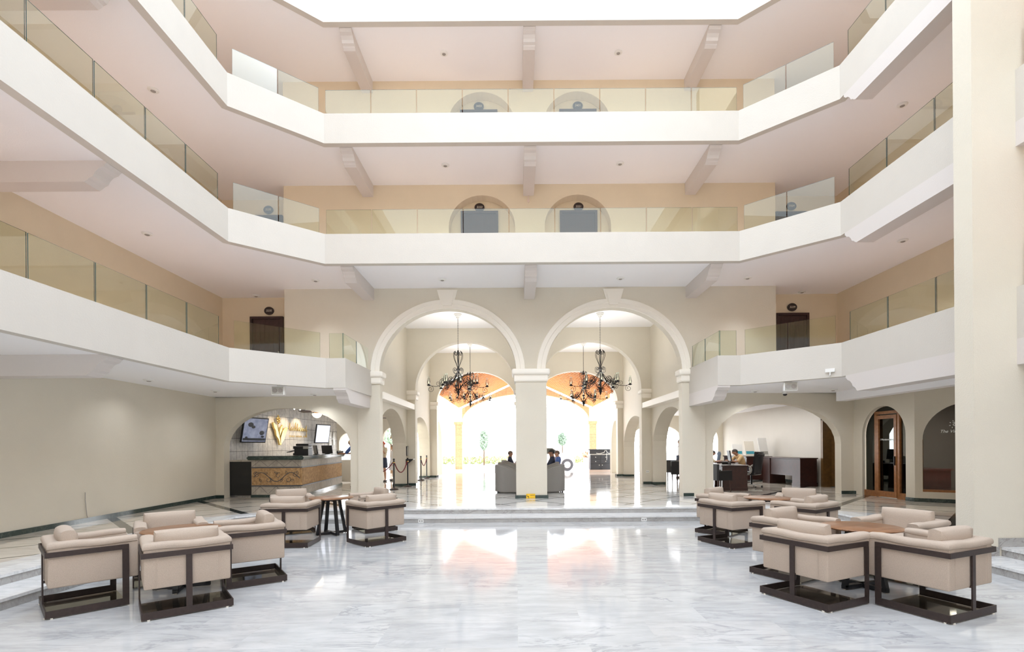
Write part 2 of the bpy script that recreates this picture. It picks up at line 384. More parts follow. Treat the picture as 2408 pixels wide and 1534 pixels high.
def text_mesh(name, s, size, M4, m, parent=None, ext=.002, shear=0., align='CENTER'):
    cu = bpy.data.curves.new(name, 'FONT'); cu.body = s; cu.size = size; cu.extrude = ext; cu.align_x = align; cu.align_y = 'CENTER'; cu.shear = shear
    o = bpy.data.objects.new(name+'_tmp', cu); C.objects.link(o)
    bpy.context.view_layer.update()
    me = bpy.data.meshes.new_from_object(o.evaluated_get(bpy.context.evaluated_depsgraph_get())); bpy.data.objects.remove(o)
    me.transform(M4); me.materials.clear(); me.materials.append(M[m]); me.name = name
    r = bpy.data.objects.new(name, me); C.objects.link(r)
    if parent: r.parent = parent
    return r

def arch_wall(name, p0, p1, z0, z1, th, ops, m='cream', seg=18, kind=True, parent=None):
    """plane from p0 to p1 (xy); thickness th to the left of p0->p1; ops: (s0,s1,zbase,zspring,ztop)"""
    bm = bmesh.new(); p0 = Vector(p0); p1 = Vector(p1); L = (p1-p0).length; d = (p1-p0).normalized(); nrm = Vector((-d.y, d.x))
    def P(s, z, k): q = p0+d*s+nrm*(th if k else 0); return (q.x, q.y, z)
    ss = {0., L}
    for (a, b, zb, zs, zt) in ops:
        for i in range(seg+1):
            t = PI*i/seg; ss.add(round((a+b)/2-(b-a)/2*math.cos(t), 5))
    ss = sorted(x for x in ss if -1e-6 <= x <= L+1e-6)
    def hole(s):
        for (a, b, zb, zs, zt) in ops:
            if a-1e-4 <= s <= b+1e-4:
                u = (s-(a+b)/2)/((b-a)/2); return zb, zs+(zt-zs)*math.sqrt(max(0, 1-u*u)) if zt > zs else zs
        return None
    for s, e in zip(ss, ss[1:]):
        if e-s < 1e-6: continue
        mid = hole((s+e)/2)
        segs = []
        if mid is None: segs = [((z0, z0), (z1, z1))]
        else:
            h0, h1 = hole(s), hole(e)
            # columns exactly at opening edges take this opening's value
            segs.append(((h0[1], h1[1]), (z1, z1)))
            if mid[0] > z0+1e-4: segs.append(((z0, z0), (mid[0], mid[0])))
            quad(bm, [P(s, h0[1], 0), P(e, h1[1], 0), P(e, h1[1], 1), P(s, h0[1], 1)])
            if mid[0] > z0+1e-4: quad(bm, [P(s, mid[0], 0), P(e, mid[0], 0), P(e, mid[0], 1), P(s, mid[0], 1)])
        for (lo, hi) in segs:
            for k in (0, 1): quad(bm, [P(s, lo[0], k), P(e, lo[1], k), P(e, hi[1], k), P(s, hi[0], k)])
        quad(bm, [P(s, z1, 0), P(e, z1, 0), P(e, z1, 1), P(s, z1, 1)])
    for (a, b, zb, zs, zt) in ops:
        for s in (a, b):
            if 0 < s < L:
                zz = zs
                quad(bm, [P(s, zb, 0), P(s, zz, 0), P(s, zz, 1), P(s, zb, 1)])
    for s in (0, L): quad(bm, [P(s, z0, 0), P(s, z1, 0), P(s, z1, 1), P(s, z0, 1)])
    bmesh.ops.remove_doubles(bm, verts=bm.verts, dist=1e-5)
    return obj(name, bm, m, parent=parent, kind='structure' if kind else None)
def base_run(name, path, z, h=.09, t=.02, side=1, m='green'):
    bm = bmesh.new()
    pr = [(0, z), (-t*side, z), (-t*side, z+h), (0, z+h)]
    sweep_poly(bm, path, pr); return struct(name, bm, m)

# ------------------------------------------------------------ levels
ZS = {2: 3.15, 3: 6.17, 4: 9.1, 5: 12.05}; PH = .725; SL = .35; YW = 14.35; YF = 12.3; GZ = .25
A_, B_, C_, D_ = (-6.2, 10.93), (-4.63, YF), (5.45, YF), (6.98, 10.85)
YB = -7.0      # atrium edge behind the camera
# ------------------------------------------------------------ floors and steps
bm = bmesh.new(); quad(bm, [(-5.7, -8.5, 0), (6.4, -8.5, 0), (6.4, 11.5, 0), (-5.7, 11.5, 0)]); struct('floor', bm, 'marble')
O1 = [(-6.0, -9), (-6.0, 10.72), (-4.95, 11.85), (5.7, 11.85), (6.75, 10.72), (6.75, -9)]
O2 = [(-5.46, -9), (-5.46, 10.5), (-4.72, 11.3), (5.45, 11.3), (6.2, 10.5), (6.2, -9)]
OUT = [(-14, -9), (-14, 10.72), (-14, 27.3), (16, 27.3), (16, 10.72), (16, -9)]
bm = bmesh.new()
for i in range(5): quad(bm, [(*O1[i], GZ), (*O1[i+1], GZ), (*OUT[i+1], GZ), (*OUT[i], GZ)])
struct('floor_raised', bm, 'lobby')
bm = bmesh.new()   # lower tread with a projecting nosing, and both risers
sweep_poly(bm, O2, [(.62, .10), (.015, .10), (.015, 0), (-.0, 0), (0, .092), (-.018, .092), (-.018, .125), (.62, .125)][::-1], mi=0)
struct('trim_1', bm, 'tread')
bm = bmesh.new(); sweep_poly(bm, O2, [(-.004, .0), (-.004, .091), (.01, .091), (.01, .0)]); sweep_poly(bm, O1, [(-.004, .125), (-.004, .215), (.02, .215), (.02, .125)]); struct('trim_2', bm, 'riser')
bm = bmesh.new(); sweep_poly(bm, O1, [(-.018, .215), (-.018, .252), (.33, .252), (.33, .215)]); struct('trim_3', bm, 'tread')

# ------------------------------------------------------------ corridor slabs, parapets, glass
def slab(name, z, lvl):
    bm = bmesh.new(); z0 = z+.03; z1 = z+SL
    polys = [[(-9.3, YB), (-6.26, YB), (-6.26, 10.98), (-9.3, 10.98)],
             [(-9.3, 10.98), (-6.26, 10.98), (-4.68, 12.37), (-4.68, 15.4), (-9.3, 15.4)],
             [(5.50, 12.37), (7.04, 10.90), (10.2, 10.90), (10.2, 15.4), (5.50, 15.4)],
             [(7.04, YB), (10.2, YB), (10.2, 10.90), (7.04, 10.90)],
             [(-9.3, YB-2.5), (10.2, YB-2.5), (10.2, YB), (-9.3, YB)]]
    if lvl > 2: polys.append([(-4.68, 12.37), (5.50, 12.37), (5.50, 15.4), (-4.68, 15.4)])
    else:
        polys += [[(-4.68, 12.37), (-4.22, 12.37), (-4.17, YW), (-4.68, YW)], [(4.97, 12.37), (5.50, 12.37), (5.50, YW), (4.97, YW)]]
    for p in polys: prism(bm, p, z0, z1)
    bm2 = bmesh.new()
    for p in polys: quad(bm2, [(x, y, z1+.003) for x, y in p])
    struct('ceiling_level_%d' % lvl, bm, 'soffit')
    struct('floor_level_%d' % lvl, bm2, 'terra')
for l in (2, 3, 4, 5): slab('slab', ZS[l], l)
def parapet(lvl):
    z = ZS[lvl]
    if lvl > 2: paths = [[(-6.2, YB), A_, B_, C_, D_, (6.98, YB), (-6.2, YB)]]
    else: paths = [[(-4.1, YW), (-4.15, YF), B_, A_, (-6.2, YB), (6.98, YB), D_, C_, (4.9, YF), (4.9, YW)]]
    bm = bmesh.new()
    for p in paths:
        s = 1 if lvl > 2 else -1
        q = [(0, z), (0, z+PH), (.16*s, z+PH), (.16*s, z)]
        if lvl > 2: sweep_poly(bm, p[:-1], q, closed=True)
        else: sweep_poly(bm, p, q)
    struct('wall_parapet_level_%d' % lvl, bm, 'ivory')
for l in (2, 3, 4, 5): parapet(l)

def glass_run(lvl, p, q, n, label, inset=.075, side=1):
    """one stretch of frameless balustrade: n panes between p and q, standing on the parapet"""
    p = Vector(p); q = Vector(q); d = (q-p).normalized(); nr = Vector((-d.y, d.x))*side; L = (q-p).length
    z = ZS[lvl]+PH; root = empty('glass_railing', (p.x, p.y, z), 0, label, 'railing', None)
    w = L/n
    for i in range(n):
        bm = bmesh.new(); a = i*w+.012; b = (i+1)*w-.012; h = .62; t = .012
        def P(s, k, zz): v = d*s+nr*(inset+k*t); return (v.x, v.y, zz)
        c = [P(a, 0, -.01), P(b, 0, -.01), P(b, 0, h), P(a, 0, h), P(a, 1, -.01), P(b, 1, -.01), P(b, 1, h), P(a, 1, h)]
        quad(bm, [c[0], c[1], c[2], c[3]], 0)                       # one pane face, tint counted once
        quad(bm, [c[3], c[2], c[6], c[7]], 1); quad(bm, [c[0], c[3], c[7], c[4]], 1); quad(bm, [c[1], c[2], c[6], c[5]], 1)
        obj('glass_panel', bm, ['glass', 'edge'], root)
nm = {2: 'second-floor', 3: 'third-floor', 4: 'fourth-floor'}
for l in (2, 3, 4):
    glass_run(l, (-6.2, .22), (-6.2, 10.7), 10, 'glass balustrade along the left side of the %s balcony' % nm[l], side=1)
    glass_run(l, (-6.12, 11.0), (-4.7, 12.24), 2, 'glass balustrade on the angled left corner of the %s balcony' % nm[l])
    glass_run(l, (5.5, 12.24), (6.9, 10.93), 2, 'glass balustrade on the angled right corner of the %s balcony' % nm[l])
    glass_run(l, (6.98, 10.7), (6.98, 7.40), 3, 'glass balustrade along the right side of the %s balcony, left of the big pillar' % nm[l])
    glass_run(l, (6.98, 7.0), (6.98, .4), 6, 'glass balustrade of the %s balcony to the right of the big pillar' % nm[l])
    if l > 2: glass_run(l, (-4.63, YF), (5.45, YF), 9, 'long glass balustrade across the middle of the %s balcony' % nm[l])
glass_run(2, (-4.58, YF), (-4.2, YF), 1, 'single glass pane facing front at the left end of the second-floor balcony')
glass_run(2, (-4.15, 12.35), (-4.1, 14.3), 2, 'pair of glass panes returning to the wall beside the left arch')
glass_run(2, (4.95, YF), (5.4, YF), 1, 'single glass pane facing front at the right end of the second-floor balcony')
glass_run(2, (4.9, 14.3), (4.9, 12.35), 2, 'pair of glass panes returning to the wall beside the right arch')

# ------------------------------------------------------------ beams with scrolled ends
def beam_prof(L, h):
    """outline (along, z down) of a beam whose front end steps back in an ogee"""
    return [(0, 0), (0, -.05), (.03, -.07), (.05, -.10), (.13, -.13), (.19, -.19), (.22, -.25), (.28, -.28), (.30, -.30), (.36, -h), (L, -h), (L, 0)]
def beam(n, x, y, z, w, L, rz, h=.34, m='beam'):
    """front end at (x,y), runs along local +Y rotated by rz; width w centred"""
    bm = bmesh.new(); pr = beam_prof(L, h)
    Mx = T(x, y, z, rz) 
    a = [bm.verts.new(Mx @ Vector((-w/2, s, t))) for s, t in pr]; b = [bm.verts.new(Mx @ Vector((w/2, s, t))) for s, t in pr]
    bm.faces.new(a); bm.faces.new(b[::-1])
    for i in range(len(pr)): bm.faces.new([a[i], a[(i+1) % len(pr)], b[(i+1) % len(pr)], b[i]])
    return struct('trim_%d' % n, bm, m)
n = 4
for l in (3, 4, 5):
    z = ZS[l]+.04
    for x in (-4.16, .385, 4.97): beam(n, x, 12.47, z, .30, 1.9, 0); n += 1
    beam(n, -6.35, 8.03, z, .30, 3.2, PI/2); n += 1
    beam(n, 6.98+.175, 10.72, ZS[l], .35, 17, PI); n += 1        # edge beam along the right side
for x in (-4.3, 5.05): beam(n, x, 12.31, ZS[2], .30, 2.06, 0); n += 1
beam(n, -6.35, 8.03, ZS[2]+.04, .30, 3.2, PI/2); n += 1
beam(n, 6.98+.175, 10.72, ZS[2], .35, 17, PI, .36); n += 1
bm = bmesh.new(); box(bm, 9.1, 9.4, -6, 14.4, 2.92, 3.2); struct('trim_%d' % n, bm, 'soffit'); n += 1

# ------------------------------------------------------------ ground floor walls
PL0, PL1 = (-8.95, 14.72), (-3.95, 14.37)           # left arched wall; runs left to right
ll = math.hypot(5.0, .35)
def sl(x): return (x+8.95)/5.0*ll
arch_wall('wall_front_left', PL0, PL1, 0, 3.2, .26, [(sl(-8.5), sl(-4.74), 0, 1.72, 2.85)])
PR0, PR1 = (4.78, 14.37), (9.80, 14.72); lr = math.hypot(5.02, .35)
def sr(x): return (x-4.78)/5.02*lr
arch_wall('wall_front_right', PR0, PR1, 0, 3.2, .26, [(sr(5.6), sr(9.42), 0, 1.72, 2.88)])
# double height arcade
arch_wall('wall_arcade_front', (-4.5, YW), (5.35, YW), 0, 6.3, .30, [(.63, 4.5, 0, 3.83, 5.62), (5.33, 9.2, 0, 3.83, 5.62)], seg=28)
arch_wall('wall_arcade_middle', (-4.6, 19.0), (5.55, 19.0), 0, 6.3, .4, [(.8, 4.6, 0, 3.82, 5.66), (5.43, 9.3, 0, 3.82, 5.66)], seg=28)
arch_wall('wall_arcade_back', (-4.6, 24.0), (5.55, 24.0), 0, 6.3, .4, [(.82, 4.6, 0, 3.8, 5.25), (5.43, 9.4, 0, 3.8, 5.25)], seg=28)
bm = bmesh.new(); box(bm, -.02, .84, 14.06, 14.4, 0, 3.6); struct('wall_centre_pier', bm, 'cream')
# capitals on the piers
def capital(x0, x1, y0, y1, z, nmx):
    bm = bmesh.new()
    t = .07
    box(bm, x0-t*.6, x1+t*.6, y0-t*.6, y1+.01, z-.33, z-.17, bev=.01)
    box(bm, x0-t*1.5, x1+t*1.5, y0-t*1.5, y1+.01, z-.17, z, bev=.06, seg=4)
    box(bm, x0-t*.4, x1+t*.4, y0-t*.4, y1+.01, z-.35, z-.33)
    return struct('trim_%d' % nmx, bm, 'trimp')
capital(-.02, .84, 14.06, 14.7, 3.85, n); n += 1
capital(-4.2, -3.87, 14.33, 14.7, 3.85, n); n += 1
capital(4.70, 5.0, 14.33, 14.7, 3.85, n); n += 1
for (yy) in (19.0, 24.0):
    capital(-4.15, -3.8, yy-.02, yy+.42, 3.82, n); n += 1
    capital(4.76, 5.1, yy-.02, yy+.42, 3.82, n); n += 1
    capital(0.0, .83, yy-.02, yy+.42, 3.82, n); n += 1
# archivolts and keystones
def archivolt(cx, a, b, zs, y, nmx, w=.26):
    bm = bmesh.new(); N = 40
    def ring(off, yy):
        return [bm.verts.new((cx-(a+off)*math.cos(PI*i/N), yy, zs+(b+off)*math.sin(PI*i/N))) for i in range(N+1)]
    rs = [ring(0, y+.01), ring(0, y-.035), ring(w*.45, y-.035), ring(w*.5, y-.055), ring(w*.93, y-.055), ring(w, y-.03), ring(w, y+.01)]
    for p, q in zip(rs, rs[1:]):
        for i in range(N): bm.faces.new([p[i], p[i+1], q[i+1], q[i]])
    struct('trim_%d' % nmx, bm, 'trimp', smooth=30)
for cx in (-1.935, 2.765):
    archivolt(cx, 1.935, 1.79, 3.83, YW, n); n += 1
    bm = bmesh.new()
    def trap(bm, wt, wb, zt, zb, y0, y1):
        prism(bm, [(cx-wt, -zt), (cx+wt, -zt), (cx+wb, -zb), (cx-wb, -zb)], y0, y1, Matrix.Rotation(-PI/2, 4, 'X') @ Matrix.Identity(4))
    for (wt, wb, zt, zb, dp) in ((.29, .19, 6.14, 5.78, .05), (.24, .15, 6.10, 5.74, .075), (.19, .12, 6.04, 5.68, .10)):
        a = [(cx-wt, zt), (cx+wt, zt), (cx+wb, zb), (cx-wb, zb)]
        f = [bm.verts.new((x, YW-dp, z)) for x, z in a]; g = [bm.verts.new((x, YW+.01, z)) for x, z in a]
        bm.faces.new(f); [bm.faces.new([f[i], f[(i+1) % 4], g[(i+1) % 4], g[i]]) for i in range(4)]
    struct('trim_%d' % n, bm, 'trimp'); n += 1
# side walls of the lobby with arches, ledge
def side(nm_, x, s, ops, y0=14.6, y1=24.1):
    if s < 0: arch_wall(nm_, (x, y0), (x, y1), 0, 6.3, .5, [(a-y0, b-y0, 0, 1.62, 2.97) for a, b in ops], 'cream')
    else: arch_wall(nm_, (x, y1), (x, y0), 0, 6.3, .5, [(y1-b, y1-a, 0, 1.62, 2.97) for a, b in ops], 'cream')
side('wall_lobby_left', -4.1, -1, [(14.75, 18.75), (19.5, 23.85)])
side('wall_lobby_right', 5.05, 1, [(14.75, 18.75), (19.5, 23.85)])
side('wall_porch_left', -3.95, -1, [(24.6, 26.7)], 24.3, 27.1)
side('wall_porch_right', 5.0, 1, [(24.6, 26.7)], 24.3, 27.1)
for x0, x1 in ((-4.12, -3.82), (4.72, 5.07)):
    bm = bmesh.new(); box(bm, x0, x1, 14.6, 19.05, 3.1, 3.3); struct('trim_%d' % n, bm, 'trimp'); n += 1
bm = bmesh.new(); box(bm, -4.7, 5.7, 14.4, 24.3, 6.15, 6.3); struct('ceiling_lobby', bm, 'soffit')
# upper facade walls
for l in (2, 3, 4):
    z0 = ZS[l]+SL-.02; z1 = ZS[l+1]+.06
    ops = []
    if l > 2: ops = [(-1.88+6.56, .0+6.56, z0, z0+1.45, z0+2.33), (.84+6.56, 2.72+6.56, z0, z0+1.45, z0+2.33)]
    if l == 2:
        arch_wall('wall_back_level_2_left', (-6.56, YW), (-4.5, YW), z0, z1, .2, [], 'cream'); arch_wall('wall_back_level_2_right', (5.35, YW), (7.38, YW), z0, z1, .2, [], 'cream')
    else:
        arch_wall('wall_back_level_%d' % l, (-6.56, YW), (7.38, YW), z0, z1, .35, ops, 'tan', seg=20)
        bm = bmesh.new(); box(bm, -2.2, 3.0, YW+.36, YW+.45, z0, z1); struct('wall_niche_level_%d' % l, bm, 'tan')
    bm = bmesh.new()
    box(bm, -9.2, -6.46, 15.15, 15.35, z0, z1); box(bm, -6.56, -6.46, YW+(.35 if l > 2 else .2), 15.15, z0, z1); box(bm, 7.3, 10.0, 15.15, 15.35, z0, z1); box(bm, 7.28, 7.38, YW+(.35 if l > 2 else .2), 15.15, z0, z1)
    struct('wall_recess_level_%d' % l, bm, 'tan')
    bm = bmesh.new(); box(bm, -9.0, -8.78, YB-2.4, 15.2, z0, z1); struct('wall_left_level_%d' % l, bm, 'tan')
    bm = bmesh.new(); box(bm, 9.62, 9.84, YB-2.4, 15.2, z0, z1); struct('wall_right_level_%d' % l, bm, 'tan')
    bm = bmesh.new(); box(bm, -9, 9.9, YB-2.5, YB-2.3, z0, z1); struct('wall_behind_level_%d' % l, bm, 'tan')

# ground outer walls
bm = bmesh.new(); prism(bm, [(-8.95, 14.8), (-8.75, 14.8), (-8.47, 8.3), (-8.4, YB-2), (-8.8, YB-2)], 0, 3.2); struct('wall_left', bm, 'cream')
bm = bmesh.new(); quad(bm, [(-60, -50, .2), (60, -50, .2), (60, -9, .2), (-60, -9, .2)]); struct('floor_rear_bounce', bm, 'paving')  # unseen terrace added to bounce light up onto the ceilings
arch_wall('wall_behind', (-9, -9.5), (10.5, -9.5), 0, 3.2, .3, [(2.2, 5.2, 0, 1.9, 2.8), (8.2, 11.2, 0, 1.9, 2.8), (14.2, 17.2, 0, 1.9, 2.8)], 'cream')  # unseen rear wall, its arches shaped to admit some light
# right ground walls: door wall, angled window wall
RW = [(9.80, 14.72), (9.94, 12.64), (12.4, 10.97)]
arch_wall('wall_right_door', RW[1], RW[0], 0, 3.2, -.22, [(.27, 1.75, 0, 1.93, 2.72)], seg=24)
arch_wall('wall_right_window', RW[2], RW[1], 0, 3.2, -.22, [(.95, 2.82, .50, 1.78, 2.70)], seg=24)
bm = bmesh.new(); box(bm, 12.4, 12.6, YB-2, 10.97, 0, 3.2); struct('wall_right', bm, 'cream')
bm = bmesh.new(); box(bm, 10.1, 12.6, YB-2.4, 11.1, 3.16, 3.3); box(bm, 10.1, 13.5, 10.9, 15, 3.16, 3.3); struct('ceiling_right_strip', bm, 'soffit')
# rooms behind the shopfront glass
bm = bmesh.new()
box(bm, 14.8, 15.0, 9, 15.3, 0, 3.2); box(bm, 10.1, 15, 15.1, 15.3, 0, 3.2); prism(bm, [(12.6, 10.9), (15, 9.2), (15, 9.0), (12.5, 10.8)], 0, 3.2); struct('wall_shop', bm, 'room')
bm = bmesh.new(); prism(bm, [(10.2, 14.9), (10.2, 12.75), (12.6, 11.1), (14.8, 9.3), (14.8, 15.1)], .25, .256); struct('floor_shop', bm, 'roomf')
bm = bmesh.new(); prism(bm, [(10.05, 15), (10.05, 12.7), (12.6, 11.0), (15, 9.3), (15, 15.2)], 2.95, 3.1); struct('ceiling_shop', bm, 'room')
# the big free-standing pillar wall on the right
bm = bmesh.new(); box(bm, 6.37, 9.7, 7.05, 7.35, 0, 14.0); struct('wall_pillar', bm, 'cream')
bm = bmesh.new(); box(bm, 6.36, 6.70, 7.03, 7.06, .125, .25); box(bm, 6.70, 8.0, 7.03, 7.06, .25, .375); struct('baseboard_pillar', bm, 'riser')
# reception and office rooms
bm = bmesh.new(); prism(bm, [(-8.6, 14.9), (-7.99, 22.5), (-8.2, 22.6), (-8.9, 14.9)], 0, 3.3); struct('wall_reception_left', bm, 'tiles')
arch_wall('wall_reception_end', (-8.2, 22.5), (-4.5, 22.5), 0, 3.3, .25, [(.3, 1.35, 1.15, 1.9, 2.38), (2.25, 3.2, .25, 2.1, 2.6)], 'cream')
bm = bmesh.new(); box(bm, -9, -4.4, 14.6, 22.8, 3.18, 3.3); struct('ceiling_reception', bm, 'soffit')
arch_wall('wall_office_right', (10.4, 25.5), (10.4, 14.8), 0, 3.3, .2, [(8.3, 10.2, 0, 2.58, 2.58)], 'ivory')
arch_wall('wall_office_end', (5.4, 25.5), (10.5, 25.5), 0, 3.3, .25, [(.4, 2.9, .25, 2.0, 2.75), (3.3, 4.75, .25, 2.0, 2.7)], 'cream')
bm = bmesh.new(); box(bm, 5.3, 10.6, 14.6, 25.8, 3.18, 3.3); struct('ceiling_office', bm, 'soffit')
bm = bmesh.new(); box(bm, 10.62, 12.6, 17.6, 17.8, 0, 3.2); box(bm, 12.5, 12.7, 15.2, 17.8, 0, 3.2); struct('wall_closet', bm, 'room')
# baseboards
base_run('baseboard_left', [(-8.4, -6), (-8.47, 8.3), (-8.74, 14.68)], GZ, .09, .02, 1)
def pw(p0, p1, s): v = Vector(p0)+(Vector(p1)-Vector(p0)).normalized()*s; return (v.x, v.y)
base_run('baseboard_front_left', [(-8.9, 14.71), pw(PL0, PL1, sl(-8.5))], GZ, .09, .02)
base_run('baseboard_front_left_pier', [pw(PL0, PL1, sl(-4.74)), (-3.92, 14.35)], GZ, .09, .02)
base_run('baseboard_front_right_pier', [(4.72, 14.34), pw(PR0, PR1, sr(5.6))], GZ, .09, .02)
base_run('baseboard_front_right', [pw(PR0, PR1, sr(9.42)), (9.78, 14.7), (9.92, 14.5-.0)], GZ, .09, .02)
base_run('baseboard_right_door', [(9.915, 12.9), (9.94, 12.66), (12.35, 11.0)], GZ, .09, .02)
base_run('baseboard_centre_pier', [(-.02, 14.6), (-.02, 14.06), (.84, 14.06), (.84, 14.6)], GZ, .09, .03)
base_run('baseboard_office', [(10.38, 24), (10.38, 17.45)], GZ, .11, .02)
for k, (x, s) in enumerate(((-4.1, -1), (4.76, 1))):
    for yy in (19.0, 24.0):
        if s < 0: pth = [(-4.6, yy-.26), (-4.1, yy-.26), (-4.1, yy), (-3.8, yy), (-3.8, yy+.42)]
        else: pth = [(4.76, yy+.42), (4.76, yy), (5.05, yy), (5.05, yy-.26), (5.5, yy-.26)]
        bmx = bmesh.new(); sweep_poly(bmx, pth, [(0, GZ), (-.02, GZ), (-.02, GZ+.09), (0, GZ+.09)]); struct('baseboard_lobby_%d' % (k*2+(1 if yy < 20 else 2)), bmx, 'green')
# ------------------------------------------------------------ porch roof with timber slats, stone gable
EX0, EX1, YG = -3.78, 5.05, 35.0; XR = (EX0+EX1)/2; ZE = 4.33; ZR = ZE+(XR-EX0)*.46
bm = bmesh.new()
for s in (0, 1):
    xe = EX0 if s == 0 else EX1
    quad(bm, [(xe, 24.4, ZE+.16), (XR, 24.4, ZR+.16), (XR, YG, ZR+.16), (xe, YG, ZE+.16)]); quad(bm, [(xe, 24.4, ZE+.26), (XR, 24.4, ZR+.26), (XR, YG, ZR+.26), (xe, YG, ZE+.26)])
struct('ceiling_porch', bm, 'woodw')
bm = bmesh.new(); k = 0; y = 24.5
while y < YG-.1:
    for s in (0, 1):
        xe = EX0 if s == 0 else EX1; d = Vector((XR-xe, 0, ZR-ZE)); Lr = d.length; a = math.atan2(d.z, abs(d.x))
        Mx = Matrix.Translation((xe, y, ZE)) @ (Matrix.Rotation(-a, 4, 'Y') if s == 0 else Matrix.Rotation(a, 4, 'Y') @ Matrix.Rotation(PI, 4, 'Z'))
        box(bm, -.15, Lr, -.07, .07, .09, .155, Mx)
    y += .42
struct('trim_%d' % n, bm, 'wood'); n += 1
bm = bmesh.new(); N = 30      # stone gable wall with a wide elliptical arch
a_ = (EX1-EX0)/2
pts = [(XR-a_*math.cos(PI*i/N), 3.4+1.92*math.sin(PI*i/N)) for i in range(N+1)]
for (x0, z0_), (x1, z1_) in zip(pts, pts[1:]):
    t0 = ZR-abs(x0-XR)*.46+.02; t1 = ZR-abs(x1-XR)*.46+.02
    for yy in (YG, YG+.6): quad(bm, [(x0, yy, z0_), (x1, yy, z1_), (x1, yy, t1), (x0, yy, t0)])
    quad(bm, [(x0, YG, z0_), (x1, YG, z1_), (x1, YG+.6, z1_), (x0, YG+.6, z0_)])
struct('wall_porch_gable', bm, 'palest')
for x0, x1 in ((EX0-.48, EX0), (EX1, EX1+.48)):
    bm = bmesh.new(); box(bm, x0, x1, YG, YG+.6, .1, 3.3); box(bm, x0-.08, x1+.06, YG-.06, YG+.66, 3.22, 3.42); struct('trim_%d' % n, bm, 'palest'); n += 1
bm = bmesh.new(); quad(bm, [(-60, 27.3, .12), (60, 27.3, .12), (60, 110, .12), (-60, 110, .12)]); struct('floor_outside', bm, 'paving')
bm = bmesh.new(); box(bm, -8.5, 9.5, 27.25, 27.7, .0, .245); struct('trim_%d' % n, bm, 'tread'); n += 1

